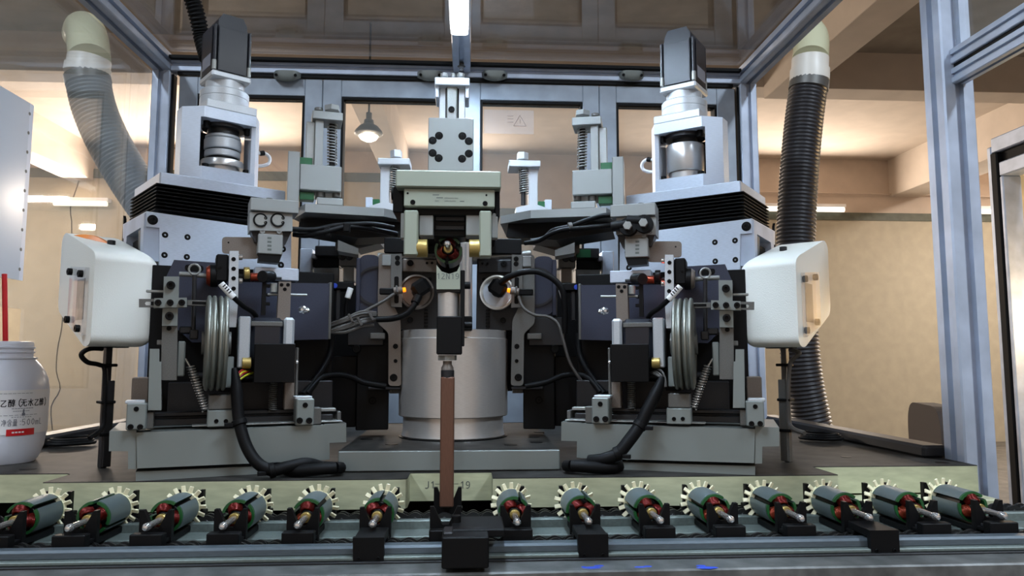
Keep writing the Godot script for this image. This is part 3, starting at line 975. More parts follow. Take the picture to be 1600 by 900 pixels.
func build_conveyor() -> void:
	f = FW
	var xl := -0.62
	var xr := 0.72
	var e := func(y: float, D: float) -> float: return lp(800, y, -D).y - EY
	thing("conveyor_bed", "long grey conveyor bed with two chain tracks in front of the table", "conveyor")
	part("inner_rail", wb(xl, xr, e.call(835, 0.652), e.call(811, 0.652), 0.652, 0.660, 0.001), "conveyor")
	part("inner_ledge", wb(xl, xr, e.call(843, 0.625), e.call(836, 0.625), 0.625, 0.652, 0.001), "conveyor")
	part("rear_track", wb(xl, xr, -0.175, -0.1450, 0.660, 0.690, 0.001), "black_anod")
	part("rear_guide", wb(xl, xr, -0.1450, -0.1380, 0.678, 0.686, 0.001), "black_anod")
	part("front_track", wb(xl, xr, -0.18, -0.1518, 0.575, 0.612, 0.001), "black_anod")
	part("front_rail", wb(xl, xr, e.call(866, 0.566), e.call(850, 0.566), 0.566, 0.578, 0.004), "conveyor_grey")
	part("front_strip", wb(xl, xr, e.call(873, 0.560), e.call(867, 0.560), 0.560, 0.575, 0.001), "conveyor")
	part("front_foot", wb(xl, xr, e.call(879, 0.555), e.call(875, 0.556), 0.556, 0.575, 0.001), "dark_steel")
	var ly1: float = e.call(878, 0.556)
	var led := part("ledge", wb(xl, xr, ly1 - 0.05, ly1, 0.530, 0.58, 0.0012), "ledge")
	part("apron", wb(xl, xr, -0.45, -0.18, 0.58, 0.70, 0.001), "black_anod")
	# blue ink smears on the ledge
	for q in [[925, 887, 10, 3], [936, 884, 8, 2], [912, 886, 4, 2], [1000, 886, 9, 2], [1012, 885, 7, 2], [1105, 887, 12, 3], [1095, 884, 8, 2]]:
		var ip := ly(q[0], q[1], EY + ly1)
		var im := MB.new()
		im.lathe([Vector2(0, 0.0002), Vector2(0.0012 * q[3], 0.0002), Vector2(0.0014 * q[3], 0)], Transform3D(Basis().scaled(Vector3(q[2] / 6.0, 1, 0.7)), ip), 9)
		part("ink_smear", im, "blue_ink", led)
	done()
	for q in [[-0.5, 0.60], [0.5, 0.60]]:
		one("conveyor_stand", wb(q[0] - 0.03, q[0] + 0.03, -EY, -0.45, 0.60, 0.66, 0.002), "black_anod", "black leg standing under the " + ("bottle end" if q[0] < 0 else "right post end") + " of the conveyor bed", "leg")
	# chains: figure-eight link plates on pins
	var pitch := 0.0127
	var lm := []
	for inner in 2:
		var m := MB.new()
		var p := PackedVector2Array()
		var rr := 0.0056
		for j in 13:
			var an := -PI * 0.62 + PI * 1.24 * j / 12.0
			p.append(Vector2(pitch * 0.5 + cos(an) * rr, sin(an) * rr))
		p.append(Vector2(0, rr * 0.55))
		for j in 13:
			var an := PI - PI * 0.62 + PI * 1.24 * j / 12.0
			p.append(Vector2(-pitch * 0.5 + cos(an) * rr, sin(an) * rr))
		p.append(Vector2(0, -rr * 0.55))
		var zo := 0.0042 if inner == 0 else 0.0030
		m.prism(p, zo, zo + 0.0011)
		m.prism(p, -zo - 0.0011, -zo)
		if inner == 1:
			for sx in [-0.5, 0.5]: m.cyl(Vector3(sx * pitch, 0, -0.003), Vector3(sx * pitch, 0, 0.003), 0.0040, 12)
		else:
			for sx in [-0.5, 0.5]: m.cyl(Vector3(sx * pitch, 0, -0.0060), Vector3(sx * pitch, 0, 0.0060), 0.0018, 8)
		lm.append(m.mesh())
	for c in 2:
		var y := EY + (-0.1385 if c == 0 else -0.1440)
		var z := -0.667 if c == 0 else -0.592
		f = frame(Vector3(0, y, z))
		thing("roller_chain", "dark roller chain in the " + ("rear track, nearer the table edge" if c == 0 else "front track, nearer the camera"), "chain", "conveyor chains")
		var k0 := int(-0.56 / pitch)
		for k in range(k0, -k0 + 6):
			var o := MeshInstance3D.new()
			o.name = "link"; o.mesh = lm[absi(k) % 2]; o.material_override = M["chain"]
			o.position = Vector3(k * pitch, 0, 0)
			cur.add_child(o, true)
	f = FW
	# carriers and armatures
	var tips := [-13, 107, 228, 348, 465, 582, 695, 808, 920, 1032, 1142, 1252, 1359, 1464, 1569]
	var hangs := [582, 920, 1359]
	var ord := ["first", "second", "third", "fourth", "fifth", "sixth", "seventh", "eighth"]
	mir = false
	f = frame(Vector3())
	arm0 = make_armature()
	var c0 := make_carrier(false)
	var c1 := make_carrier(true)
	var first := [true, true, true]
	for i in tips.size():
		var px: float = tips[i]
		var p := P(px, 815 + (920 - px) * 0.012, 0.58)
		p.y = EY - 0.1249
		var nth: String
		if i == 6: nth = "around the foot of the brown bar"
		elif i < 6: nth = "%s to the left of the brown bar" % ord[5 - i]
		else: nth = "%s to the right of the brown bar" % ord[i - 7]
		var hang := hangs.has(int(px))
		var c := (c1 if first[1] else clone(c1)) if hang else (c0 if first[0] else clone(c0))
		if hang: first[1] = false
		else: first[0] = false
		c.position = p
		tag(c, ("black carrier with long hanging front block, " if hang else "black V-block carrier, ") + nth, "carrier", "armature carriers on the chains")
		if i == 6: continue
		var a := arm0 if first[2] else clone(arm0)
		first[2] = false
		a.position = p
		a.rotation.z = [0.15, 0.9, 0.25, 0.35, 0.1, 0.75, 0.0, 0.55, 0.65, 0.35, 0.2, 0.0, 0.1, 0.15, 0.05][i] + 0.6
		tag(a, "motor armature with cream fan, " + nth, "armature", "armatures on the conveyor")
	# the armature lifted into the gripper
	var g := clone(arm0)
	g.position = P(699, 381, 0.655) 
	g.rotation.z = 0.4
	g.get_node("fan").free()
	tag(g, "motor armature lifted in the jaws of the central gripper", "armature")
	# stop block before the lifter
	f = FW
	thing("stop_block", "large black stop block mounted before the foot of the brown bar", "block")
	part("front_block", rb(MB.new(), 690, 839, 764, 889, -0.528, 0.028, 0.001), "black_plastic")
	part("top_plate", rb(MB.new(), 705, 827, 789, 840, -0.545, 0.045, 0.001), "black_anod")
	part("bracket", rb(MB.new(), 692, 832, 708, 842, -0.535, 0.02, 0.001), "dark_steel")
	part("knob", MB.new().cyl(lp(713, 826, -0.57), lp(713, 805, -0.57), 0.0035, 14), "black_plastic")
	done()
	# bottle
	var bp := lp(0, 700, -0.835)
	f = frame(Vector3(bp.x, EY + TAB, bp.z))
	var R := lr(0, 640, 0.0, 63)
	var yy := func(py: float) -> float: return lp(0, py, 0.0).y
	var q := []
	var y0: float = 0.0
	for k in [[0.0, 0.0], [0.78, 0.0], [0.86, 0.005], [0.95, 0.016], [1.0, 0.032]]: q.append(Vector2(k[0] * R, k[1]))
	for k in [[1.0, 612], [1.0, 604], [0.97, 592], [0.89, 580], [0.78, 570], [0.68, 563], [0.655, 561]]: q.append(Vector2(k[0] * R, yy.call(k[1])))
	thing("reagent_bottle", "grey white plastic reagent bottle with printed label at the table's left edge", "bottle")
	part("body", MB.new().lathe(q, Transform3D(), 48), "bottle")
	var nk := []
	for k in [[0.655, 561], [0.70, 560.5], [0.70, 558.5], [0.60, 558], [0.60, 552], [0.64, 551], [0.64, 549.5], [0.60, 548], [0.60, 545], [0.64, 544], [0.64, 542.5], [0.60, 541], [0.60, 536], [0.58, 534], [0.52, 533.5], [0.50, 535], [0.50, 558]]: nk.append(Vector2(k[0] * R, yy.call(k[1])))
	part("neck", MB.new().lathe(nk, Transform3D(), 40), "bottle", null, "screw thread neck without a cap")
	var lt: float = yy.call(608)
	var lb: float = yy.call(675)
	var lab := part("label", MB.new().lathe([Vector2(R + 0.0002, lb), Vector2(R + 0.0005, lb), Vector2(R + 0.0005, lt), Vector2(R + 0.0002, lt)], Transform3D(), 40, -0.5, PI - 0.45), "label_white", null, "white printed label")
	bottle_print(lab, R, yy)
	done()
	f = FW
	var sa := lp(9, 560, -0.84)
	one("red_straw", MB.new().cyl(sa, lp(7, 428, -0.84), lr(8, 480, -0.84, 4), 16), "red_plastic", "thin red plastic tube standing in the open bottle neck", "tube")

# strokes of the printed characters, in a unit square, drawn on the bottle's round face
func bottle_print(par: Node3D, R: float, yy: Callable) -> void:
	var G := {
		"乙": [[0.12, 0.85, 0.82, 0.85, 0.2, 0.25, 0.15, 0.12, 0.3, 0.06, 0.8, 0.06, 0.88, 0.2]],
		"醇": [[0.03, 0.92, 0.45, 0.92], [0.06, 0.7, 0.42, 0.7, 0.42, 0.05, 0.06, 0.05, 0.06, 0.7], [0.18, 0.92, 0.18, 0.5], [0.3, 0.92, 0.3, 0.5], [0.06, 0.27, 0.42, 0.27], [0.74, 1.0, 0.74, 0.88], [0.52, 0.86, 0.98, 0.86], [0.6, 0.74, 0.9, 0.74, 0.9, 0.58, 0.6, 0.58, 0.6, 0.74], [0.56, 0.46, 0.92, 0.46, 0.75, 0.34], [0.5, 0.24, 1.0, 0.24], [0.75, 0.34, 0.75, 0.03, 0.65, 0.08]],
		"无": [[0.15, 0.9, 0.85, 0.9], [0.05, 0.6, 0.95, 0.6], [0.46, 0.9, 0.42, 0.5, 0.1, 0.05], [0.55, 0.6, 0.55, 0.12, 0.65, 0.06, 0.9, 0.06, 0.93, 0.22]],
		"水": [[0.5, 0.98, 0.5, 0.05, 0.4, 0.12], [0.08, 0.68, 0.4, 0.68, 0.08, 0.15], [0.88, 0.8, 0.56, 0.58], [0.54, 0.62, 0.92, 0.1]],
		"(": [[0.7, 1.05, 0.45, 0.75, 0.45, 0.25, 0.7, -0.05]],
		")": [[0.3, 1.05, 0.55, 0.75, 0.55, 0.25, 0.3, -0.05]],
		"净": [[0.08, 0.85, 0.2, 0.7], [0.05, 0.12, 0.22, 0.4], [0.5, 0.98, 0.35, 0.7], [0.45, 0.85, 0.8, 0.85, 0.65, 0.68], [0.4, 0.68, 0.85, 0.68, 0.85, 0.36, 0.4, 0.36], [0.3, 0.52, 0.98, 0.52], [0.62, 0.68, 0.62, 0.05, 0.52, 0.1]],
		"含": [[0.5, 0.98, 0.05, 0.6], [0.5, 0.98, 0.95, 0.6], [0.38, 0.7, 0.6, 0.66], [0.25, 0.52, 0.75, 0.52, 0.6, 0.38], [0.25, 0.32, 0.75, 0.32, 0.75, 0.03, 0.25, 0.03, 0.25, 0.32]],
		"量": [[0.25, 0.97, 0.75, 0.97, 0.75, 0.68, 0.25, 0.68, 0.25, 0.97], [0.25, 0.83, 0.75, 0.83], [0.05, 0.58, 0.95, 0.58], [0.2, 0.48, 0.8, 0.48, 0.8, 0.22, 0.2, 0.22, 0.2, 0.48], [0.2, 0.35, 0.8, 0.35], [0.5, 0.48, 0.5, 0.02], [0.15, 0.12, 0.85, 0.12], [0.05, 0.02, 0.95, 0.02]],
		":": [[0.5, 0.7, 0.5, 0.62], [0.5, 0.2, 0.5, 0.12]],
		"5": [[0.8, 0.95, 0.25, 0.95, 0.2, 0.55, 0.6, 0.6, 0.8, 0.35, 0.6, 0.06, 0.2, 0.1]],
		"0": [[0.5, 0.95, 0.2, 0.7, 0.2, 0.3, 0.5, 0.05, 0.8, 0.3, 0.8, 0.7, 0.5, 0.95]],
		"m": [[0.1, 0.6, 0.1, 0.05], [0.1, 0.55, 0.45, 0.6, 0.5, 0.45, 0.5, 0.05], [0.5, 0.5, 0.85, 0.6, 0.9, 0.45, 0.9, 0.05]],
		"L": [[0.25, 0.95, 0.25, 0.05, 0.8, 0.05]],
	}
	var rr := R + 0.0006
	var at := func(s: float, y: float) -> Vector3:
		var a := s / R + 0.56
		return Vector3(sin(a) * rr, y, cos(a) * rr)
	var line := func(s: String, s0: float, py0: float, py1: float, adv: float, wd: float, mt: String) -> void:
		var m := MB.new()
		var ya: float = yy.call(py1)
		var yb: float = yy.call(py0)
		for i in s.length():
			var narrow := s[i] in "():"
			for st in G[s[i]]:
				for k in range(0, st.size() - 2, 2):
					var a: Vector3 = at.call(s0 + st[k] * adv * 0.86, lerpf(ya, yb, st[k + 1]))
					var b: Vector3 = at.call(s0 + st[k + 2] * adv * 0.86, lerpf(ya, yb, st[k + 3]))
					var mid := (a + b) / 2
					var nz := Vector3(mid.x, 0, mid.z).normalized()
					var x := (b - a)
					x = (x - nz * x.dot(nz)).normalized()
					m.box(mid, Vector3(a.distance_to(b) + wd * 0.8, wd, 0.0002), 0, Basis(x, nz.cross(x), nz))
			s0 += adv * (0.62 if narrow else 1.0)
		part("lettering", m, mt, par)
	var px := 0.0
	var k := R / 63.0
	line.call("乙醇(无水乙醇)", -5.0 * k, 622.0, 633.0, 10.4 * k, 0.0008, "ink")
	line.call("净含量:500mL", -2.0 * k, 652.0, 662.0, 7.4 * k, 0.0005, "ink_grey")
	var red := MB.new()
	var arc := PackedVector3Array()
	red.lathe([Vector2(rr - 0.0002, yy.call(677)), Vector2(rr, yy.call(677)), Vector2(rr, yy.call(667)), Vector2(rr - 0.0002, yy.call(667))], Transform3D(), 12, PI / 2 - 1.29, PI / 2 - 0.64)
	var rp := part("red_panel", red, "red_plastic", par)
	var wl := MB.new()
	for j in 4:
		wl.box(at.call((14.0 + j * 4.5) * k, yy.call(672)), Vector3(3.4 * k, 0.0016, 0.0002), 0, Basis(Vector3.UP, 0.56 + (14.0 + j * 4.5) * k / R))
	part("lettering", wl, "label_white", par)
	var tl := MB.new()
	for q in [[-8, 50, 646, 0.0004], [12, 36, 640, 0.0005], [10, 40, 649, 0.0005], [-8, 40, 613, 0.0004], [10, 42, 636, 0.0006]]:
		var n := 8
		for j in n:
			var s0: float = lerpf(q[0], q[1], (j + 0.5) / n) * k
			tl.box(at.call(s0, yy.call(q[2])), Vector3((q[1] - q[0]) / n * 0.8 * k, q[3], 0.0002), 0, Basis(Vector3.UP, 0.56 + s0 / R))
	part("print_line", tl, "ink_grey", par)
	var ic := MB.new()
	ic.box(at.call(27.0 * k, yy.call(645)), Vector3(0.003, 0.003, 0.0002), 0, Basis(Vector3.UP, 0.56 + 27.0 * k / R))
	ic.box(at.call(27.0 * k, yy.call(641)), Vector3(0.0014, 0.005, 0.0002), 0, Basis(Vector3.UP, 0.56 + 27.0 * k / R))
	part("emblem", ic, "ink_grey", par)
var FU: Fr
var FL: Fr
var FG: Fr
var FS: Fr
# the two winding heads: everything is measured on the left one and built again, mirrored, on the right
func build_head(right: bool) -> void:
	mir = right
	meas = false
	var hd := "right" if right else "left"
	var by := "by the plain drum coupling" if right else "by the bellows coupling"
	# ---------------- lower base block
	f = FL
	thing("slide_bed", "heavy T-shaped grey steel slide bed under the %s winding head" % hd, "base", "slide beds")
	part("block", pp(MB.new(), [213, 676, 507, 664, 508, 719, 214, 732], 0.0, 0.12), "block_steel")
	part("wing_plate", pp(MB.new(), [171, 674, 213, 672, 213, 733, 200, 733, 200, 705, 170, 705], -0.002, 0.10), "block_steel")
	part("wing_plate", pp(MB.new(), [507, 663, 541, 661, 541, 691, 515, 692, 515, 718, 507, 719], -0.002, 0.10), "block_steel")
	part("foot_plate", pp(MB.new(), [212, 737, 502, 724, 502, 735, 212, 752], -0.004, 0.13), "block_steel")
	part("top_strip", rb(MB.new(), 300, 661, 535, 663, -0.006, 0.02, 0.0004), "ground_steel")
	done()
	# slide rail on the base
	thing("slide_rail", "dark oily guide rail on top of the %s slide bed" % hd, "rail", "guide rails")
	part("rail", rb(MB.new(), 205, 652, 520, 662, -0.022, 0.02, 0.0006), "dark_steel")
	part("rail_top", rb(MB.new(), 215, 642, 508, 648, -0.026, 0.016, 0.0006), "dark_steel")
	part("groove", rb(MB.new(), 208, 648, 518, 652, -0.026, 0.016, 0.0006), "black_steel")
	part("end_plate", rb(MB.new(), 527, 643, 533, 658, -0.020, 0.024, 0.0005), "grey_steel")
	part("rail_end", rb(MB.new(), 490, 638, 525, 643, -0.024, 0.014, 0.0005), "ground_steel")
	done()
	# clamp blocks on the rail
	var cl := [[197, 630, 229, 672, 213, 639, 204, 667, 219, 667, "outer end"], [463, 623, 491, 665, 477, 633, 468, 657, 483, 657, "inner end"]]
	for c in cl:
		thing("stop_clamp", "small three-screw clamp block at the %s of the %s slide bed" % [c[10], hd], "clamp", "clamp blocks on the slide beds")
		part("block", rb(MB.new(), c[0], c[1], c[2], c[3], 0.006, 0.022, 0.001), "block_steel")
		part("cover", rb(MB.new(), c[0] - 2, c[1] - 4, c[2] - 3, c[1] + 1, 0.0045, 0.02, 0.001), "alu")
		bolt(c[4], c[5], 0.006, 4.2, 0.001, "hole_black", null, "hole")
		bolt(c[6], c[7], 0.006, 5, 0.002)
		bolt(c[8], c[9], 0.006, 5, 0.002)
		part("spacer", rb(MB.new(), c[2] - 1, c[1] + 14, c[2] + 11, c[3] - 2, -0.002, 0.016, 0.0006), "grey_steel")
		done()
	thing("spool_mount", "two-tier steel block carrying the grooved wire wheel of the %s head" % hd, "block", "wheel mounting blocks")
	part("lower_block", rb(MB.new(), 324, 641, 366, 667, 0.003, 0.03, 0.0008), "block_steel")
	part("upper_block", rb(MB.new(), 326, 617, 364, 640, 0.001, 0.028, 0.0008), "grey_steel")
	bolt(338, 658, 0.003, 3.6, 0.001, "hole_black", null, "hole")
	bolt(353, 658, 0.003, 3.6, 0.001, "hole_black", null, "hole")
	done()
	# ---------------- grooved wire wheel, seen on edge
	f = FS
	var wc := lp(337, 536, 0.0)
	var wr := lr(337, 536, 0.0, 80)
	var wx := lr(337, 536, 0.0, 1.0)
	var X := MB.along(wc + Vector3(-17.5 * wx, 0, 0), wc + Vector3(17.5 * wx, 0, 0))
	thing("wire_pulley", "large grooved steel wire wheel standing on edge on the %s head" % hd, "wheel", "grooved wire wheels")
	var pr := [Vector2(0, 0), Vector2(wr * 0.88, 0), Vector2(wr * 0.93, 2 * wx)]
	for k in 4:
		var x0 := (1.0 + k * 8.2 + (1.6 if k > 1 else 0.0)) * wx
		pr.append(Vector2(wr * 0.95, x0 + 0.6 * wx))
		for j in 6:
			var an := PI * j / 5.0
			pr.append(Vector2(wr * 0.968 + wr * 0.032 * sin(an), x0 + (4.0 - 3.0 * cos(an)) * wx))
		pr.append(Vector2(wr * 0.95, x0 + 7.6 * wx))
		if k == 1:
			pr.append(Vector2(wr * 0.86, x0 + 8.0 * wx)); pr.append(Vector2(wr * 0.86, x0 + 9.2 * wx))
	pr.append(Vector2(wr * 0.88, 35 * wx)); pr.append(Vector2(0, 35 * wx))
	part("rim", MB.new().lathe(pr, X, 64), "wheel")
	part("hub", MB.new().cyl(wc + Vector3(-22 * wx, 0, 0), wc + Vector3(24 * wx, 0, 0), wr * 0.24, 24), "grey_steel")
	done()
	# perforated upright beside the wheel
	thing("perforated_bar", "narrow light grey upright bar with four holes beside the %s wire wheel" % hd, "bar", "perforated upright bars")
	part("bar", pp(MB.new(), [359, 392, 373, 392, 372, 470, 369, 511, 356, 511, 357, 450], -0.004, 0.012), "alu")
	for y in [405, 420, 435, 451]: bolt(365, y, -0.004, 3.6, 0.0008, "hole_black", null, "hole")
	for y in [402, 439]:
		part("side_screw", MB.new().cyl(lp(373, y, -0.008), lp(379, y, -0.008), 0.0028, 12), "shaft")
	done()
	# tensioner: black body and brown disc on a rod
	thing("wire_tensioner", "black wire tensioner with a dark red disc on the %s head" % hd, "tensioner", "wire tensioners")
	part("body", rb(MB.new(), 337, 397, 357, 440, -0.008, 0.03, 0.0015), "black_plastic")
	part("disc", MB.new().lathe([Vector2(0, 0), Vector2(0.0085, 0), Vector2(0.0105, 0.003), Vector2(0.0105, 0.008), Vector2(0.0085, 0.010), Vector2(0, 0.010)], MB.along(lp(322, 431, -0.02), lp(340, 431, -0.02)), 28), "copper_orange" if not right else "warm_steel")
	part("cap", MB.new().cyl(lp(328, 431, -0.02), lp(340, 431, -0.02), 0.0112, 28), "black_steel")
	part("rod", MB.new().cyl(lp(280, 428, -0.022), lp(324, 431, -0.02), 0.0024, 12), "ground_steel")
	part("pin", MB.new().cyl(lp(372, 432, -0.02), lp(394, 434, -0.02), 0.0026, 12), "black_steel")
	part("felt_roll", MB.new().cyl(lp(381, 427, -0.02), lp(390, 427, -0.02), 0.0062, 20), "brass" if not right else "black_steel")
	part("copper_sleeve", MB.new().cyl(lp(391, 433, -0.02), lp(406, 433, -0.02), 0.0042, 16), "copper_orange")
	bolt(344, 418, -0.008, 2.5, 0.001)
	done()
	if right:
		meas = true
		var hg := lp(1041, 437, -0.014)
		thing("heater_lamp", "tiny glowing red heater filament beside the right tensioner's disc", "lamp")
		part("filament_lamp", MB.new().cyl(hg + Vector3(0, -0.006, 0), hg + Vector3(0, 0.006, 0), 0.0012, 10), "red_glow")
		part("holder", MB.new().cyl(hg + Vector3(0, -0.012, 0), hg + Vector3(0, -0.006, 0), 0.0022, 10), "dark_steel")
		var hw := f.o + f.b * (hg + Vector3(0, 0, 0.004))
		meas = false
		var hl := OmniLight3D.new()
		hl.name = "heater_light"; hl.position = Vector3(2 * XC - hw.x, hw.y, hw.z); hl.light_color = Color(1, 0.4, 0.3); hl.light_energy = 0.0004; hl.light_size = 0.004; hl.shadow_enabled = true; hl.omni_range = 1.0; hl.omni_attenuation = 2.0
		add_child(hl)
		done()
	thing("wire_guide", "thin black wire guide arm with a toothed edge beside the %s tensioner" % hd, "guide", "wire guide arms")
	part("arm", pp(MB.new(), [411, 428, 417, 428, 415, 492, 408, 492], -0.012, 0.006), "black_steel")
	part("wheel", MB.new().cyl(lp(410, 432, -0.006), lp(424, 432, -0.020), 0.006, 18), "black_steel")
	part("rod", MB.new().cyl(lp(400, 433, -0.018), lp(440, 435, -0.018), 0.0016, 10), "dark_steel")
	part("pin", MB.new().cyl(lp(418, 460, -0.012), lp(480, 461, -0.012), 0.0014, 10), "ground_steel")
	for y in [444, 458, 472]: part("tooth", rb(MB.new(), 415, y, 422, y + 5, -0.013, 0.005, 0.0003), "black_steel")
	done()
	thing("sensor_post", "warm grey upright post with three holes behind the %s stepper motor" % hd, "post", "three-hole upright posts")
	part("post", pp(MB.new(), [436, 440, 455, 440, 453, 500, 433, 500], -0.006, 0.012), "warm_steel")
	for q in [[440, 445], [450, 445], [445, 452]]: bolt(q[0], q[1], -0.006, 3, 0.0007, "hole_black", null, "hole")
	part("glass_tube", MB.new().cyl(lp(428, 443, -0.01), lp(428, 457, -0.01), 0.0035, 12), "ground_steel")
	done()
	thing("grease_nipple", "small silver grease nipple on the navy plate of the %s head" % hd, "nipple", "grease nipples")
	var gn := lp(472, 484, -0.02)
	var gv := Vector3(0.4, -0.1, 0.9).normalized()
	part("nipple", MB.new().lathe([Vector2(0, 0), Vector2(0.004, 0), Vector2(0.004, 0.004), Vector2(0.0022, 0.006), Vector2(0.0030, 0.009), Vector2(0.0018, 0.012), Vector2(0, 0.013)], MB.along(gn, gn + gv * 0.013), 14), "chrome")
	done()
	# ---------------- stepper motor with shroud
	thing("stepper_motor", "square stepper motor with silver end caps beside the %s wire wheel" % hd, "motor", "stepper motors")
	part("flange", rb(MB.new(), 372, 494, 391, 575, 0.000, 0.052, 0.0012), "alu")
	part("body", rb(MB.new(), 391, 496, 443, 575, -0.001, 0.050, 0.004), "motor_black")
	part("painted_glint", rb(MB.new(), 392, 502, 442, 510, -0.0002, 0.003, 0.0008), "grey_steel")  # grey strip paints the bright reflection along the motor's bevel
	part("end_cap", rb(MB.new(), 443, 496, 460, 577, 0.0, 0.052, 0.0035), "alu")
	for y in [500, 514]: part("screw", MB.new().cyl(lp(376, y, -0.004), lp(392, y, -0.004), 0.0025, 12), "black_steel")
	part("gland", MB.new().cyl(lp(378, 567, -0.002), lp(392, 567, -0.002), 0.0055, 16), "brass")
	done()
	thing("motor_shroud", "folded black sheet shroud hung over the lower half of the %s stepper motor" % hd, "shroud", "black motor shrouds")
	part("shroud", rb(MB.new(), 397, 537, 461, 598, 0.006, 0.004, 0.0006), "black_steel")
	part("side", rb(MB.new(), 459, 537, 461, 598, 0.002, 0.045, 0.0004), "black_steel")
	part("screw", MB.new().cyl(lp(462, 566, -0.012), lp(466, 566, -0.012), 0.002, 10), "chrome")
	done()
	thing("motor_bracket", "flat grey bracket between the %s wire wheel and its stepper motor" % hd, "bracket", "wheel brackets")
	part("plate", rb(MB.new(), 351, 557, 365, 606, -0.004, 0.030, 0.0008), "block_steel")
	part("backplate", rb(MB.new(), 345, 505, 372, 612, -0.028, 0.012, 0.0008), "black_anod")
	done()
	# ---------------- cross clamp
	f = FS
	thing("cross_clamp", "steel cross clamp with slotted arm and black screws on the %s head" % hd, "clamp", "cross clamps")
	part("upright", pp(MB.new(), [254, 480, 278, 480, 276, 594, 251, 594], 0.004, 0.014), "grey_steel")
	part("upper_jaw", pp(MB.new(), [256, 432, 280, 432, 279, 466, 255, 466], 0.010, 0.014), "block_steel")
	part("lower_jaw", pp(MB.new(), [254, 481, 278, 481, 277, 509, 253, 509], 0.010, 0.012), "block_steel")
	part("cross_bar", pp(MB.new(), [241, 466, 292, 465, 292, 480, 240, 481], 0.015, 0.010), "block_steel")
	part("slotted_tab", pp(MB.new(), [217, 467, 241, 467, 241, 471, 228, 471, 226, 473.5, 228, 477, 241, 477, 241, 480, 217, 480], 0.013, 0.004), "grey_steel")
	part("slot_arm", rb(MB.new(), 292, 469, 326, 478, 0.010, 0.004, 0.0005), "grey_steel")
	part("slot", rb(MB.new(), 300, 471, 322, 476, 0.0102, 0.002, 0.0003), "hole_black")
	part("rod", rb(MB.new(), 228, 453, 256, 457, 0.0, 0.006, 0.0008), "ground_steel")
	for q in [[247, 473], [266, 473], [284, 473]]: bolt(q[0], q[1], 0.015, 5.5, 0.003)
	for q in [[267, 446], [265, 494]]: bolt(q[0], q[1], 0.010, 7, 0.005)
	bolt(264, 513, 0.004, 4, 0.0008, "hole_black", null, "hole")
	part("side_lug", rb(MB.new(), 245, 531, 254, 539, 0.0, 0.010, 0.0005), "grey_steel")
	part("rear_slide", rb(MB.new(), 277, 533, 289, 588, 0.0, 0.02, 0.001), "block_steel")
	part("rear_block", rb(MB.new(), 280, 510, 300, 521, -0.01, 0.02, 0.001), "dark_steel")
	done()
	thing("support_upright", "flat grey steel upright outside the cross clamp of the %s head" % hd, "upright", "flat steel uprights")
	part("plate", pp(MB.new(), [234, 545, 249, 545, 249, 565, 252, 565, 252, 641, 231, 641], 0.006, 0.020), "block_steel")
	part("rear_plate", rb(MB.new(), 252, 560, 274, 595, -0.004, 0.012, 0.0008), "grey_steel")
	done()
	thing("guide_eye", "small hooked wire eye on a thin post above the %s cross clamp" % hd, "hook", "wire eyes")
	part("post", MB.new().cyl(lp(304, 430, -0.008), lp(302, 520, -0.008), 0.0022, 10), "dark_steel")
	var er := PackedVector3Array()
	var ec := lp(304, 421, -0.008)
	for j in 13: er.append(ec + Vector3(sin(TAU * j / 12) * 0.005, cos(TAU * j / 12) * 0.005, 0))
	part("eye", MB.new().tube(er, 0.0011, 6), "ground_steel")
	part("base", rb(MB.new(), 296, 515, 310, 530, -0.004, 0.012, 0.001), "dark_steel")
	done()
	# ---------------- coil springs
	thing("tension_spring", "bright coil spring leaning from the cross clamp to the %s guide rail" % hd, "spring", "leaning coil springs")
	part("coil", MB.new().coil(lp(297, 572, -0.012), lp(322, 641, -0.012), 0.0034, 0.0009, 17), "chrome")
	part("hook", MB.new().cyl(lp(289, 560, -0.012), lp(297, 573, -0.012), 0.0012, 8), "chrome")
	done()
	thing("upright_spring", "upright coil spring below the stepper motor of the %s head" % hd, "spring", "upright coil springs")
	part("coil", MB.new().coil(lp(427, 598, -0.020), lp(426, 642, -0.020), 0.0036, 0.0008, 14), "grey_steel")
	part("rod", MB.new().cyl(lp(427, 598, -0.020), lp(426, 642, -0.020), 0.0018, 10), "dark_steel")
	done()
	thing("inner_post", "narrow warm grey post under the inner end of the %s stepper motor" % hd, "post", "narrow inner posts")
	part("post", rb(MB.new(), 445, 545, 461, 640, -0.014, 0.014, 0.0008), "warm_steel")
	part("thin_plate", rb(MB.new(), 462, 543, 466, 625, -0.016, 0.02, 0.0005), "grey_steel")
	done()
	# ---------------- dark body behind
	f = FL
	thing("carriage_body", "dark carriage casting in the shade behind the %s wire wheel" % hd, "casting", "dark carriage castings")
	part("back_plate", rb(MB.new(), 232, 420, 520, 655, -0.075, 0.03, 0.001), "black_anod")
	part("lower_step", rb(MB.new(), 262, 596, 520, 641, -0.058, 0.02, 0.001), "dark_steel")
	part("side_block", rb(MB.new(), 205, 590, 232, 640, -0.06, 0.03, 0.001), "warm_steel")
	part("pipe", MB.new().cyl(lp(300, 588, -0.055), lp(420, 588, -0.055), 0.004, 14), "dark_steel")
	done()
	thing("navy_plate", "navy anodised plate with an oval slot behind the %s tensioner" % hd, "plate", "navy plates")
	part("plate", pp(MB.new(), [272, 406, 345, 411, 345, 440, 518, 443, 516, 530, 300, 535, 262, 500, 258, 436], -0.050, 0.024), "navy")
	part("oval_slot", MB.new().prism(rnd(poly_px([289, 413, 318, 415, 318, 425, 289, 423], -0.0495), 0.005), -0.0520, -0.0495), "hole_black")
	part("edge_strip", rb(MB.new(), 514, 441, 518, 530, -0.049, 0.025, 0.0004), "grey_steel")
	done()
	thing("bright_block", "bright milled block lying on the navy plate of the %s head" % hd, "block", "bright milled blocks")
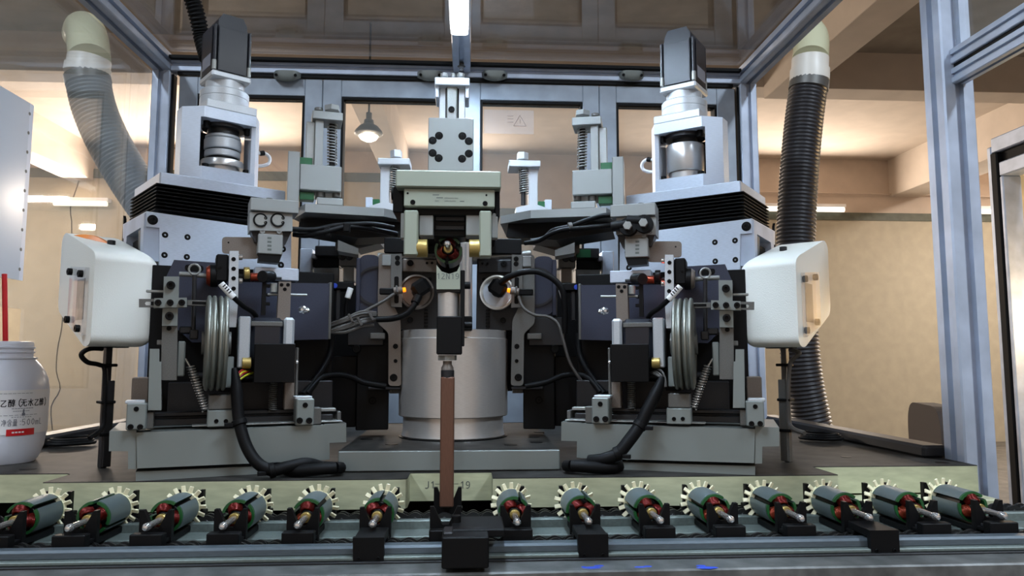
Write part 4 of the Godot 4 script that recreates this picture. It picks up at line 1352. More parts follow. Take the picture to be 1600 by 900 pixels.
	part("block", rb(MB.new(), 398, 418, 467, 438, -0.052, 0.03, 0.001), "alu_bright")
	done()
	# ---------------- upper block, bellows and slab
	f = FU
	var D2 := 0.105
	thing("upper_block", "large bright aluminium block with sunk screws under the %s bellows" % hd, "block", "upper aluminium blocks")
	part("face_plate", pp(MB.new(), [229, 330, 455, 362, 455, 425, 249, 430, 249, 356, 229, 354], 0.010, 0.10), "alu_bright")
	part("chamfer_strip", pp(MB.new(), [224, 357, 249, 358, 249, 428, 224, 428], 0.006, 0.02), "grey_steel")
	bolt(238.5, 343.5, 0.010, 8.5, 0.0012, "hole_black", null, "hole")
	bolt(238.5, 343.5, 0.010, 5.5, 0.0018, "black_steel", null, "screw")
	for q in [[258, 367], [293, 370.5], [257, 398.5], [292, 401.5], [439, 414], [442, 389]]: hole(q[0], q[1], 0.010, 5.2)
	done()
	# rear side arm with its opening
	thing("side_bracket", "angled aluminium side arm with a black slot behind the %s white guard" % hd, "arm", "side arms")
	var sm := MB.new()
	var q0 := lp(229, 333, 0.008)
	var q1 := lp(229, 356, 0.008)
	var dd := 0.085
	var hh := q0.y - q1.y
	sm.prism(PackedVector2Array([Vector2(0, 0), Vector2(-dd, 0), Vector2(-dd, -0.042), Vector2(-dd + 0.012, -0.046), Vector2(-dd + 0.014, -hh), Vector2(-0.012, -hh * 0.9), Vector2(-0.010, -0.05), Vector2(0, -0.05)]), 0.0, 0.018, Transform3D(Basis(Vector3(0, 0, 1), Vector3.UP, Vector3(-1, 0, 0)), q0 + Vector3(0.016, 0, 0)))
	part("arm", sm, "profile")
	part("dark_insert", MB.new().box(q0 + Vector3(0.010, -0.036, -0.045), Vector3(0.012, 0.03, 0.05), 0.002), "black_plastic")
	for z in [-0.016, -0.078]: part("screw", MB.new().cyl(q0 + Vector3(0.002, -0.043, z), q0 + Vector3(-0.008, -0.043, z), 0.0045, 14), "black_steel")
	part("hook_plate", MB.new().prism(PackedVector2Array([Vector2(0, 0), Vector2(0.03, 0), Vector2(0.03, 0.004), Vector2(0.004, 0.010), Vector2(0.004, 0.04), Vector2(0, 0.045)]), 0, 0.003, Transform3D(Basis(Vector3(0, 0, 1), Vector3.UP, Vector3(-1, 0, 0)), q0 + Vector3(0.006, -0.03, -0.115))), "black_steel")
	done()
	# bellows
	var b0 := lp(262, 289, -0.006)
	var b1 := lp(262, 334, -0.006)
	var bx1 := lp(440, 320, -0.006).x
	thing("bellows", "black pleated bellows squeezed under the %s top slab" % hd, "bellows", "black bellows")
	var nple := 8
	for k in nple:
		var ya := lerpf(b0.y, b1.y, float(k) / nple)
		var yb := lerpf(b0.y, b1.y, float(k + 1) / nple)
		var ym := (ya + yb) / 2
		var ring := func(y: float, e: float) -> PackedVector3Array:
			var xa := b0.x - 0.014 - e
			return PackedVector3Array([Vector3(xa, y, 0.004 + e), Vector3(bx1 + e, y, 0.004 + e), Vector3(bx1 + e, y, -D2 - e), Vector3(xa, y, -D2 - e)])
		var m := MB.new()
		m.loft([ring.call(ya, -0.006), ring.call(ym + 0.0004, 0.0), ring.call(ym - 0.0004, 0.0), ring.call(yb, -0.006)])
		part("pleat", m, "rubber")
	done()
	var s0 := lp(250, 268, 0.0)
	var s1 := lp(250, 288, 0.0)
	var sx := lp(446.5, 298.7, 0.0).x
	thing("top_slab", "bright aluminium top slab lying on the %s bellows" % hd, "slab", "top slabs")
	part("slab", MB.new().box(Vector3((s0.x + sx) / 2, (s0.y + s1.y) / 2, -D2 / 2), Vector3(sx - s0.x, s0.y - s1.y, D2), 0.0012), "alu_bright")
	part("screw", MB.new().cyl(Vector3(sx - 0.02, s0.y - 0.014, 0.0), Vector3(sx - 0.02, s0.y - 0.012, 0.0), 0.004, 14), "grey_steel")
	done()
	# ---------------- coupling housing
	var wf := -0.016
	var h0 := lp(320, 165, wf)         # left front corner, top
	var h1 := lp(401, 182, wf)
	var hb := lp(317, 258, wf)
	var ya := h0.y
	var yb := s0.y
	var xl := h0.x
	var xr := h1.x
	var ch := 0.019
	var dp := 0.058
	var zf := wf
	var plan := PackedVector2Array([Vector2(xl, zf), Vector2(xr, zf), Vector2(xr + ch * 0.6, zf - ch), Vector2(xr + ch * 0.6, zf - dp + ch), Vector2(xr, zf - dp), Vector2(xl, zf - dp), Vector2(xl - ch, zf - dp + ch), Vector2(xl - ch, zf - ch)])
	var pl := PackedVector2Array()
	for p in plan: pl.append(Vector2(p.x, -p.y))
	var XY := func(y: float) -> Transform3D: return Transform3D(Basis(Vector3.RIGHT, -PI / 2), Vector3(0, y, 0))
	thing("coupling_housing", "open bright aluminium housing around the %s on the %s top slab" % ["plain drum coupling" if right else "ringed bellows coupling", hd], "housing", "coupling housings")
	var tt := lp(320, 165, wf).y - lp(320, 182, wf).y
	var tb := lp(317, 259, wf).y - yb
	part("top_plate", MB.new().prism(pl, -tt, 0, XY.call(ya)), "alu_bright")
	part("bottom_plate", MB.new().prism(pl, 0, tb, XY.call(yb)), "alu_bright")
	var swl := MB.new()
	swl.prism(PackedVector2Array([pl[7], Vector2(xl, -zf + 0.0) * 1.0 + Vector2(-ch * 0.15, ch * 0.15), Vector2(xl - 0.001, -zf + 0.008), Vector2(xl - 0.008, -zf + dp - 0.02), pl[6]]), 0, ya - tt - yb - tb, XY.call(yb + tb))
	part("side_wall", swl, "alu_bright")
	var swr := MB.new()
	swr.prism(PackedVector2Array([Vector2(xr - 0.004, -zf + 0.004), Vector2(xr, -zf + 0.001), pl[2], pl[3], Vector2(xr, -zf + dp - 0.02)]), 0, ya - tt - yb - tb, XY.call(yb + tb))
	part("side_wall", swr, "alu_bright")
	part("back_wall", MB.new().box(Vector3((xl + xr) / 2, (ya + yb) / 2, zf - dp + 0.002), Vector3(xr - xl, ya - yb - tt - tb, 0.003), 0.0005), "dark_steel")
	done()
	# coupling
	var cx := (xl + xr) / 2 + 0.0015
	var cz := zf - dp * 0.5
	var top := ya - tt
	var bot := yb + tb
	var L := top - bot
	var CX := Transform3D(Basis(), Vector3(cx, bot, cz))
	if not right:
		thing("shaft_coupling", "ringed silver bellows coupling inside the left housing", "coupling")
		part("upper_flange", MB.new().lathe([Vector2(0, L), Vector2(0.0241, L), Vector2(0.0241, L * 0.93), Vector2(0.0181, L * 0.92), Vector2(0.0181, L * 0.80), Vector2(0, L * 0.80)], CX, 40), "dark_steel")
		for q in [[0.80, 0.73, 0.0202], [0.72, 0.50, 0.0211], [0.48, 0.34, 0.0202]]:
			part("ring", MB.new().lathe([Vector2(0, L * q[0]), Vector2(q[2] - 0.001, L * q[0]), Vector2(q[2], L * q[0] - 0.001), Vector2(q[2], L * q[1] + 0.001), Vector2(q[2] - 0.001, L * q[1]), Vector2(0, L * q[1])], CX, 40), "alu")
		part("spider", MB.new().cyl(Vector3(cx, bot + L * 0.3, cz), Vector3(cx, bot + L * 0.78, cz), 0.0185, 30), "black_steel")
		part("disc", MB.new().lathe([Vector2(0, L * 0.27), Vector2(0.0237, L * 0.27), Vector2(0.0245, L * 0.25), Vector2(0.0245, L * 0.13), Vector2(0, L * 0.13)], CX, 40), "turned")
		part("foot", MB.new().cyl(Vector3(cx, bot, cz), Vector3(cx, bot + L * 0.13, cz), 0.0193, 30), "turned")
	else:
		thing("shaft_coupling", "plain silver drum coupling inside the right housing", "coupling")
		part("upper_flange", MB.new().lathe([Vector2(0, L), Vector2(0.0249, L), Vector2(0.0249, L * 0.92), Vector2(0.0155, L * 0.91), Vector2(0.0155, L * 0.80), Vector2(0, L * 0.80)], CX, 40), "dark_steel")
		part("drum", MB.new().lathe([Vector2(0, L * 0.86), Vector2(0.0138, L * 0.86), Vector2(0.0155, L * 0.80), Vector2(0.0225, L * 0.78), Vector2(0.0232, L * 0.76), Vector2(0.0232, L * 0.20), Vector2(0.0224, L * 0.18), Vector2(0, L * 0.18)], CX, 48), "turned")
		part("foot", MB.new().cyl(Vector3(cx, bot, cz), Vector3(cx, bot + L * 0.18, cz), 0.0202, 30), "turned")
	for q in [[-0.024, 0.014], [0.024, 0.014]]:
		part("screw", MB.new().cyl(Vector3(cx + q[0], bot, cz + q[1]), Vector3(cx + q[0], bot + L * 0.12, cz + q[1]), 0.004, 12), "black_steel")
		part("screw", MB.new().cyl(Vector3(cx + q[0], top - L * 0.14, cz + q[1]), Vector3(cx + q[0], top, cz + q[1]), 0.004, 12), "black_steel")
	done()
	# servo motor with gearbox
	thing("servo_motor", "black square servo motor with silver gearbox on the %s coupling housing" % hd, "motor", "servo motors")
	var wm := cz + 0.026
	var gy0 := ya
	var g := func(py: float) -> float: return lp(352, py, cz + 0.02).y
	var sq: float = 0.043
	part("base_plate", MB.new().box(Vector3(cx, (gy0 + g.call(163)) / 2, cz), Vector3(0.0585, g.call(163) - gy0, 0.0585), 0.0008), "alu")
	part("gearbox", MB.new().lathe([Vector2(0, gy0 + 0.004), Vector2(0.0280, gy0 + 0.004), Vector2(0.0280, g.call(151)), Vector2(0.0275, g.call(150.5)), Vector2(0.0275, g.call(149)), Vector2(0.0280, g.call(148.5)), Vector2(0.0280, g.call(139)), Vector2(0.0265, g.call(137)), Vector2(0.0220, g.call(136.5)), Vector2(0.0220, g.call(120)), Vector2(0, g.call(120))], Transform3D(Basis(), Vector3(cx, 0, cz)), 44), "alu")
	part("flange", MB.new().box(Vector3(cx, (g.call(124) + g.call(113)) / 2, cz), Vector3(0.0465, g.call(113) - g.call(124), 0.0465), 0.003), "alu")
	var bt: float = g.call(42)
	var bb: float = g.call(113)
	var hs := 0.0228
	var cr := 0.006
	var bp := PackedVector2Array([Vector2(hs, -hs + cr), Vector2(hs, hs - cr), Vector2(hs - cr, hs - cr), Vector2(hs - cr, hs), Vector2(-hs + cr, hs), Vector2(-hs + cr, hs - cr), Vector2(-hs, hs - cr), Vector2(-hs, -hs + cr), Vector2(-hs + cr, -hs + cr), Vector2(-hs + cr, -hs), Vector2(hs - cr, -hs), Vector2(hs - cr, -hs + cr)])
	part("body", MB.new().prism(bp, 0, bt - bb, Transform3D(Basis(Vector3.RIGHT, -PI / 2), Vector3(cx, bb, cz))), "motor_black")
	part("panel", MB.new().box(Vector3(cx, (bt + bb) / 2 - 0.001, cz + hs), Vector3(2 * hs - 2 * cr - 0.001, (bt - bb) * 0.96, 0.001), 0.0004), "motor_black")
	for q in [[-1, 1], [1, 1], [-1, -1], [1, -1]]:
		var o := Vector3(cx + q[0] * (hs - cr * 0.42), 0, cz + q[1] * (hs - cr * 0.42))
		part("tie_rod", MB.new().cyl(o + Vector3(0, bb, 0), o + Vector3(0, bb + 0.012, 0), 0.0028, 12), "ground_steel")
		part("corner_rod", MB.new().cyl(o + Vector3(0, bb + 0.012, 0), o + Vector3(0, bt, 0), 0.0022, 10), "motor_black")
	var ct: float = g.call(20)
	var cap := MB.new()
	cap.prism(PackedVector2Array([Vector2(-0.017, 0), Vector2(0.017, 0), Vector2(0.017, (ct - bt) * 0.45), Vector2(0.012, (ct - bt)), Vector2(-0.012, (ct - bt)), Vector2(-0.017, (ct - bt) * 0.5)]), -0.015, 0.017, Transform3D(Basis(), Vector3(cx + 0.001, bt, cz)))
	part("connector_cap", cap, "motor_black")
	part("rating_plate", MB.new().box(Vector3(cx - hs + 0.0005, bb + (bt - bb) * 0.25, cz), Vector3(0.002, (bt - bb) * 0.28, 0.028), 0.0003), "ink_grey")
	done()
	if not right:
		f = FW
		thing("cable_conduit", "black corrugated cable conduit running up behind the left servo motor", "conduit")
		var cps := spl(PackedVector3Array([lp(325, 92, -0.93), lp(316, 60, -0.94), lp(308, 25, -0.93), lp(298, -10, -0.92), lp(290, -45, -0.9)]), 24)
		var rs := PackedFloat32Array()
		for i in cps.size(): rs.append(0.0098 + (0.0010 if i % 4 in [1, 2] else -0.0008))
		part("conduit", MB.new().tube(cps, 0.0098, 16, rs), "rubber")
		done()
		f = FU
	# white handle hose behind the housing
	thing("cable_loop", "short cream cable loop on the inner side of the %s coupling housing" % hd, "cable", "cream cable loops")
	var hz := wf - 0.03
	part("loop", MB.new().tube(spl(PackedVector3Array([lp(400, 240, hz), lp(412, 239, hz), lp(421, 246, hz), lp(420, 255, hz), lp(411, 259, hz), lp(400, 259, hz)]), 5), 0.0022, 8), "white_sleeve")
	part("ferrule", MB.new().cyl(lp(406, 240, hz), lp(413, 239, hz), 0.0032, 10), "black_steel")
	done()
	# ---------------- white guard
	f = FG
	var sec := []
	var g0 := lx(145, 398, 0.0)
	var g1 := lx(140, 543, 0.0)
	var dz := 0.118
	var t1 := lp(104, 374, -dz)
	var base := PackedVector2Array([Vector2(0.0, g0.y), Vector2(0.0, g1.y + 0.004), Vector2(-0.018, g1.y), Vector2(-dz, g1.y + 0.041), Vector2(-dz, g0.y + 0.028), Vector2(-dz + 0.012, g0.y + 0.034), Vector2(-0.012, g0.y + 0.006)])
	var GL := lp(241, 465, -0.02).x
	var rp := rnd(base, 0.010, 5)
	var cen := Vector2(-dz * 0.5, (g0.y + g1.y) / 2 + 0.014)
	var R := 0.016
	for q in [0.0, 0.0008, 0.5]:
		var ring := PackedVector3Array()
		for p in rp:
			var k := 0.0 if q > 0.0 else 0.0008
			var e := (p - cen).normalized() * k
			ring.append(Vector3(GL * 0.0 + q * (GL - R), p.y - e.y, p.x - e.x))
		sec.append(ring)
	for j in 8:
		var an := PI / 2 * j / 7.0
		var ring := PackedVector3Array()
		for p in rp:
			var ins := R * (1.0 - cos(an))
			var sc := Vector2(1.0 - 2.0 * ins / dz, 1.0 - 2.0 * ins / (g0.y - g1.y))
			var e := cen + (p - cen) * sc
			ring.append(Vector3(GL - R + R * sin(an), e.y, e.x))
		sec.append(ring)
	thing("white_guard", "white painted rounded guard with a bolted clear window at the %s end" % hd, "guard", "white guards")
	part("shell", MB.new().loft(sec).soften(0.7), "white_paint")
	# clear window plate on the flat end
	var wz0 := -0.014
	var wz1 := -0.064
	var wy0 := lx(137, 430, -0.0).y + 0.001
	var wy1 := lx(131, 512, -0.0).y - 0.003
	part("window", MB.new().prism(PackedVector2Array([Vector2(-wz0, wy0 + 0.006), Vector2(-wz1, wy0 + 0.011), Vector2(-wz1, wy1 + 0.009), Vector2(-wz0, wy1 - 0.005)]), -0.0045, -0.0005, Transform3D(Basis(Vector3(0, 0, -1), Vector3.UP, Vector3(1, 0, 0)), Vector3())), "acrylic", null, "clear acrylic window")
	part("window_opening", MB.new().box(Vector3(-0.0002, (wy0 + wy1) / 2 + 0.004, (wz0 + wz1) / 2), Vector3(0.0006, (wy0 - wy1) * 0.74, (wz0 - wz1) * 0.5), 0.0002), "grey_steel")
	for q in [[wz0 - 0.007, wy0], [wz1 + 0.007, wy0 + 0.005], [wz0 - 0.007, wy1 + 0.002], [wz1 + 0.007, wy1 + 0.012]]:
		bolt_at(Vector3(-0.0045, q[1], q[0]), 0.0036, 0.0042, "black_steel", null, "bolt", Basis(Vector3.BACK, PI / 2))
	for q in [[0.030, -0.055], [0.075, -0.07]]:
		part("top_bolt", MB.new().cyl(Vector3(q[0], g0.y + 0.012, q[1]), Vector3(q[0], g0.y + 0.010 + (-q[1] - 0.012) / (dz - 0.024) * 0.028, q[1]), 0.004, 14), "dark_steel")
	done()
	# guard post with tied cable
	f = FG
	var pz := -0.05
	thing("guard_post", "slim dark post with tied cable under the %s white guard" % hd, "post", "guard posts")
	var pt := lp(169, 545, pz)
	var pb := TAB + EY - f.o.y
	part("post", MB.new().box(Vector3(pt.x, (pt.y + 0.01 + pb) / 2, pz), Vector3(0.006, pt.y + 0.01 - pb, 0.010), 0.0006), "dark_steel" if not right else "grey_steel")
	part("lower_plate", MB.new().box(Vector3(pt.x + 0.002, lerpf(pb, pt.y, 0.37), pz + 0.004), Vector3(0.008, (pt.y - pb) * 0.72, 0.007), 0.0006), "dark_steel" if not right else "grey_steel")
	for k in [0.28, 0.55, 0.86]:
		part("cable_tie", MB.new().box(Vector3(pt.x, lerpf(pb, pt.y, k), pz + 0.002), Vector3(0.014, 0.003, 0.016), 0.0008), "rubber")
	part("sensor_head", MB.new().box(Vector3(pt.x + 0.002, pt.y + 0.004, pz + 0.004), Vector3(0.03, 0.006, 0.016), 0.001), "black_plastic")
	var gy: Vector3 = Vector3(pt.x, 0, pz)
	var cps2 := PackedVector3Array([lp(160, 545, pz + 0.006), lp(140, 545, pz + 0.01), lp(127, 554, pz + 0.01), lp(137, 566, pz + 0.01), lp(155, 570, pz + 0.008), lp(164, 580, pz + 0.008), lp(163, 640, pz + 0.008), lp(160, 668, pz + 0.01), lp(140, 685, pz + 0.02)])
	if right:
		cps2 = PackedVector3Array([lp(160, 545, pz + 0.006), lp(142, 551, pz + 0.008), lp(152, 560, pz + 0.008), lp(160, 575, pz + 0.008), lp(161, 640, pz + 0.008), lp(156, 672, pz + 0.01), lp(130, 684, pz + 0.02)])
	part("cable", MB.new().tube(spl(cps2, 6), 0.0024, 8), "rubber" if not right else "cable_grey")
	done()
	var coil := MB.new()
	var cc := ly(110, 694, pb + 0.003)
	var cpt := PackedVector3Array()
	for j in 40:
		var an := TAU * j / 13.0
		cpt.append(cc + Vector3(cos(an) * (0.028 - 0.0002 * j), 0.0012 + 0.00018 * j, sin(an) * (0.022 - 0.0002 * j)))
	coil.tube(cpt, 0.0022, 6)
	one("cable_coil", coil, "rubber", "flat coil of black cable lying on the table beside the %s guard post" % hd, "cable", "cable coils on the table")
	# ---------------- valve block at the inner edge of the upper block
	f = FS
	var vz := -0.03
	thing("valve_block", "small steel clamp block with two %s in front of the %s bellows" % ["black round plugs" if right else "snap-ring discs", hd], "block", "clamp blocks before the bellows")
	part("cap_plate", rb(MB.new(), 391, 311, 467, 331, vz + 0.004, 0.035, 0.0008), "plate")
	part("body", pp(MB.new(), [390, 331, 457, 333, 457, 361, 437, 361, 405, 360, 390, 360], vz, 0.03), "plate")
	part("under_block", pp(MB.new(), [392, 360, 456, 361, 446, 382, 398, 378], vz - 0.006, 0.02), "dark_steel")
	part("neck", rb(MB.new(), 405, 357, 442, 367, vz - 0.002, 0.015, 0.0005), "warm_steel")
	part("lower_block", rb(MB.new(), 403, 366, 442, 397, vz + 0.001, 0.02, 0.0008), "plate")
	part("lower_foot", pp(MB.new(), [405, 397, 441, 397, 436, 411, 404, 408], vz - 0.001, 0.018), "black_steel")
	for q in [410, 436]:
		bolt(q, 362, vz - 0.0015, 4, 0.0015, "plate", null, "lug")
		if not right:
			var c := lp(q - 3 + (1 if q > 420 else 0), 344, vz)
			var rr := lr(q, 344, vz, 10.5)
			part("disc", MB.new().cyl(c, c + Vector3(0, 0, 0.0012), rr * 0.88, 28), "ground_steel")
			var ring := PackedVector3Array()
			for j in 25:
				var an := 0.55 + (TAU - 1.1) * j / 24.0
				ring.append(c + Vector3(cos(an) * rr, sin(an) * rr, 0.001))
			part("snap_ring", MB.new().tube(ring, 0.0008, 6), "black_steel")
			for an in [0.45, -0.45]: bolt_at(c + Vector3(cos(an) * rr * 0.85, sin(an) * rr * 0.85, 0.0005), 0.0016, 0.0014, "black_steel", null, "snap_ring_eye")
		else:
			var c := lp(q - 1, 345 if q < 420 else 350, vz)
			part("plug", MB.new().cyl(c, c + Vector3(0, 0, 0.010), 0.0095, 24), "rubber")
			part("hex_cap", MB.new().cyl(c + Vector3(0, 0, 0.010), c + Vector3(0, 0, 0.0155), 0.0048, 6), "ground_steel")
			part("elbow", MB.new().cyl(c + Vector3(0.0, 0.003, 0.006), c + Vector3(0.018, 0.005 if q < 420 else 0.001, 0.006), 0.0055, 16), "rubber")
	if right:
		var st := text("O" if right else "0", 0.0045, "ink", lp(454 if right else 449, 357, vz) + Vector3(0, 0, 0.0001), cur, "mark", "Droid Serif")
		if mir: st.position.x = -st.position.x
		st = text("S", 0.0045, "ink", lp(399, 355, vz) + Vector3(0, 0, 0.0001), cur, "mark", "Droid Serif")
		if mir: st.position.x = -st.position.x
	for k in 4:
		part("engraving", MB.new().box(lp(421, 372 + k * 6, vz + 0.0011), Vector3(0.004, 0.0022, 0.0002), 0), "etched")
	done()
	thing("sheet_plate", "thin round-cornered steel sheet behind the %s tensioner" % hd, "plate", "round-cornered sheet plates")
	part("plate", MB.new().prism(rnd(poly_px([347, 370, 405, 371, 405, 404, 376, 404, 376, 396, 347, 396], -0.045), 0.004), -0.048, -0.045), "warm_steel")
	bolt(357, 379, -0.045, 1.5, 0.0005, "hole_black", null, "hole")
	done()
	# ---------------- tied cables of the stepper
	f = FS
	var cpx := [366, 575, 0.01, 369, 600, 0.012, 371, 630, 0.015, 374, 660, 0.018, 385, 697, 0.024, 402, 723, 0.03, 425, 735, 0.034, 450, 729, 0.034, 480, 724, 0.03, 506, 731, 0.02]
	if right:
		cpx = [374, 590, 0.008, 381, 610, 0.012, 396, 640, 0.018, 410, 668, 0.022, 428, 693, 0.028, 446, 713, 0.032, 470, 722, 0.034, 492, 724, 0.03]
	thing("cable_bundle", "thick black tied cable bundle drooping over the %s slide bed" % hd, "cable", "drooping cable bundles")
	var cs := spl(path(cpx), 7)
	var crs := PackedFloat32Array()
	for i in cs.size(): crs.append((0.0054 if not right else 0.0060) * clampf(0.45 + i / 16.0, 0.0, 1.0))
	part("cable", MB.new().tube(cs, 0.0054, 12, crs), "rubber")
	var n := cpx.size() / 3
	for k in [3, 6] if not right else [3, 5]:
		var a := lp(cpx[k * 3], cpx[k * 3 + 1], cpx[k * 3 + 2])
		var b := lp(cpx[k * 3 + 3], cpx[k * 3 + 4], cpx[k * 3 + 5])
		var d := (b - a).normalized() * 0.0025
		part("cable_tie", MB.new().cyl(a - d, a + d, 0.0070, 14), "rubber")
		part("tie_tail", MB.new().box(a + Vector3(-0.009, -0.002, 0.002), Vector3(0.008, 0.004, 0.004), 0.0006), "rubber")
	done()
	# loop where the bundle lies on the table
	f = FW
	var lpth := PackedVector3Array()
	var lcx := 488.0
	var lc := ly(490 if not right else 487, 733, EY + TAB + 0.006)
	for j in 15:
		var an := TAU * j / 14.0 + 0.6
		lpth.append(lc + Vector3(cos(an) * 0.026, 0.001 + 0.001 * sin(an * 2), sin(an) * 0.012))
	one("cable_ring", MB.new().tube(lpth, 0.0055, 10), "rubber", "black cable turned in a loop on the table before the %s slide bed" % hd, "cable", "cable loops on the table")
	f = FS
	thing("wire_bunch", "bunch of thin coloured wires leaving the %s stepper motor" % hd, "wire", "stepper wires")
	var wi := 0
	for c in [["wire_red", 0], ["wire_yellow", 2], ["wire_red", 4], ["rubber", 6], ["wire_yellow", 7]]:
		if right and c[0] != "rubber" and wi % 2 == 1:
			wi += 1
			continue
		part("wire", MB.new().tube(spl(path([388 + c[1], 578 + c[1] * 0.6, -0.012, 376 + c[1], 580 + c[1], 0.004, 369 + c[1] * 0.6, 592 + c[1] * 0.4, 0.008, 367 + c[1] * 0.3, 606, 0.010]), 5), 0.0012, 6), c[0] if not right else "cable_grey")
		wi += 1
	done()
	# signal cable with white sleeve
	thing("signal_cable", "black signal cable with a white printed sleeve leaning on the %s perforated bar" % hd, "cable", "white sleeved signal cables")
	var sa := lp(345, 443, 0.012)
	var sb := lp(365, 465, 0.010)
	part("sleeve", MB.new().cyl(sa, sb, 0.0032, 14), "white_sleeve", null, "white printed sleeve")
	for k in 4:
		var pc := sa.lerp(sb, 0.25 + 0.15 * k)
		part("print_mark", MB.new().box(pc + Vector3(0, 0.001, 0.0031), Vector3(0.0012, 0.0034, 0.0004), 0, Basis(Vector3.BACK, -0.75)), "ink")
	part("cable", MB.new().tube(spl(PackedVector3Array([sb.lerp(sa, 0.1), lp(380, 478, 0.004), lp(394, 487, -0.004), lp(400, 494, -0.012)]), 5), 0.0026, 8), "rubber")
	done()
	mir = false
func build_side_centre(right: bool) -> void:
	mir = right
	var hd := "right" if right else "left"
	# ---------------- raised shelf plate with spring posts
	f = FP
	thing("shelf_plate", "pale angular shelf plate beside the gripper, over the %s dark chuck" % hd, "plate", "shelf plates")
	var a := lp(477, 318, 0.0)
	var b := lp(600, 328, 0.0)
	var yt := a.y
	var th := lp(540, 323, 0).y - lp(540, 336, 0).y
	var c := lp(628, 323, -0.012)
	var plan := PackedVector2Array([Vector2(a.x, 0), Vector2(b.x, 0), Vector2(c.x + 0.02, 0.03), Vector2(c.x + 0.03, 0.12), Vector2(a.x + 0.02, 0.12), Vector2(a.x - 0.012, 0.05)])
	part("plate", MB.new().prism(plan, -th, 0, Transform3D(Basis(Vector3.RIGHT, -PI / 2), Vector3(0, yt, 0))), "plate")
	done()
	thing("shelf_bracket", "dark bracket plate under the %s shelf plate" % hd, "bracket", "shelf brackets")
	part("bracket", pp(MB.new(), [470, 342, 636, 345, 640, 368, 560, 372, 466, 356], -0.03, 0.06), "black_anod")
	done()
	# spring post unit
	f = FP
	var w := -0.025
	thing("spring_post", "tall spring-loaded slide post with green slider on the %s shelf plate" % hd, "post", "tall spring posts")
	part("side_plate", rb(MB.new(), 449, 236, 468, 318, w + 0.006, 0.04, 0.0008), "plate")
	part("cross_block", rb(MB.new(), 468, 258, 534, 298, w + 0.004, 0.035, 0.001), "plate")
	part("foot", rb(MB.new(), 495, 309, 536, 321, w + 0.004, 0.03, 0.0012), "plate")
	part("spacer", rb(MB.new(), 492, 298, 530, 309, w - 0.006, 0.016, 0.0006), "plate")
	for x in [501, 526]: part("foot_bolt", MB.new().cyl(lp(x, 309, w - 0.006), lp(x, 300, w - 0.006), 0.0052, 16), "grey_steel")
	part("top_plate", rb(MB.new(), 488, 174, 536, 187, w + 0.006, 0.035, 0.0008), "plate")
	part("column", rb(MB.new(), 492, 187, 505, 259, w + 0.002, 0.012, 0.0005), "plate")
	part("rail", rb(MB.new(), 478, 190, 492, 259, w - 0.004, 0.010, 0.0008), "ground_steel")
	part("slider", rb(MB.new(), 468, 246, 488, 258, w - 0.001, 0.015, 0.0006), "pcb_green")
	part("lower_slider", rb(MB.new(), 468, 300, 491, 312, w - 0.002, 0.015, 0.0006), "pcb_green")
	part("spring", MB.new().coil(lp(519, 189, w - 0.010), lp(519, 258, w - 0.010), 0.0056, 0.0008, 15), "ground_steel")
	part("spring_rod", MB.new().cyl(lp(519, 187, w - 0.010), lp(519, 259, w - 0.010), 0.0036, 16), "dark_steel")
	part("nut", MB.new().cyl(lp(519, 174, w - 0.010), lp(519, 166, w - 0.010), 0.0095, 6), "plate")
	part("bolt", MB.new().cyl(lp(498, 174, w - 0.010), lp(498, 169, w - 0.010), 0.0050, 16), "grey_steel")
	done()
	f = FW
	w = -1.02
	thing("small_spring_post", "small spring-loaded post between the gripper and the %s tall spring post" % hd, "post", "small spring posts")
	part("top_plate", rb(MB.new(), 590, 247, 640, 257, w + 0.010, 0.04, 0.0008), "alu")
	part("column", rb(MB.new(), 594, 257, 609, 322, w, 0.02, 0.0006), "alu")
	part("spring", MB.new().coil(lp(618, 257, w), lp(616, 300, w), 0.006, 0.0009, 12), "ground_steel")
	part("spring_rod", MB.new().cyl(lp(618, 257, w), lp(617, 318, w), 0.0036, 14), "dark_steel")
	part("nut", MB.new().cyl(lp(619, 247, w + 0.0), lp(619, 236, w), 0.0085, 6), "alu")
	part("foot", pp(MB.new(), [577, 322, 600, 315, 628, 322, 628, 330, 577, 330], w + 0.012, 0.03), "alu")
	part("slider", rb(MB.new(), 582, 311, 593, 320, w + 0.006, 0.02, 0.0006), "pcb_green")
	part("side_plate", rb(MB.new(), 571, 308, 582, 324, w + 0.008, 0.02, 0.0006), "alu_bright")
	done()
	# ---------------- dark chuck stations
	f = FC
	thing("chuck_plate", "dark plate with S-shaped steel bracket behind the %s clear chuck disc" % ("right" if right else "copper"), "plate", "chuck plates")
	if right: cur.set_meta("label", "dark plate with S-shaped steel bracket behind the clear chuck disc")
	else: cur.set_meta("label", "dark plate with S-shaped steel bracket behind the copper tinted chuck disc")
	part("main_plate", pp(MB.new(), [594, 402, 684, 404, 684, 515, 626, 515, 594, 500], -0.020, 0.016), "dark_steel")
	part("s_bracket", MB.new().prism(rnd(poly_px([592, 396, 612, 396, 612, 470, 626, 500, 627, 603, 607, 603, 607, 520, 590, 505], -0.004), 0.004), -0.014, -0.004), "grey_steel" if right else "warm_steel")
	part("slot_bracket", pp(MB.new(), [611, 397, 628, 396, 628, 480, 611, 479], 0.002, 0.006), "grey_steel")
	part("slot", MB.new().prism(rnd(poly_px([616, 432, 623, 432, 623, 474, 616, 474], 0.0022), 0.002), 0.0012, 0.0022), "hole_black")
	part("light_pad", rb(MB.new(), 597, 398, 611, 415, 0.0, 0.005, 0.0005), "plate")
	part("upper_bar", rb(MB.new(), 629, 405, 682, 425, -0.012, 0.008, 0.0008), "dark_steel" if right else "warm_steel")
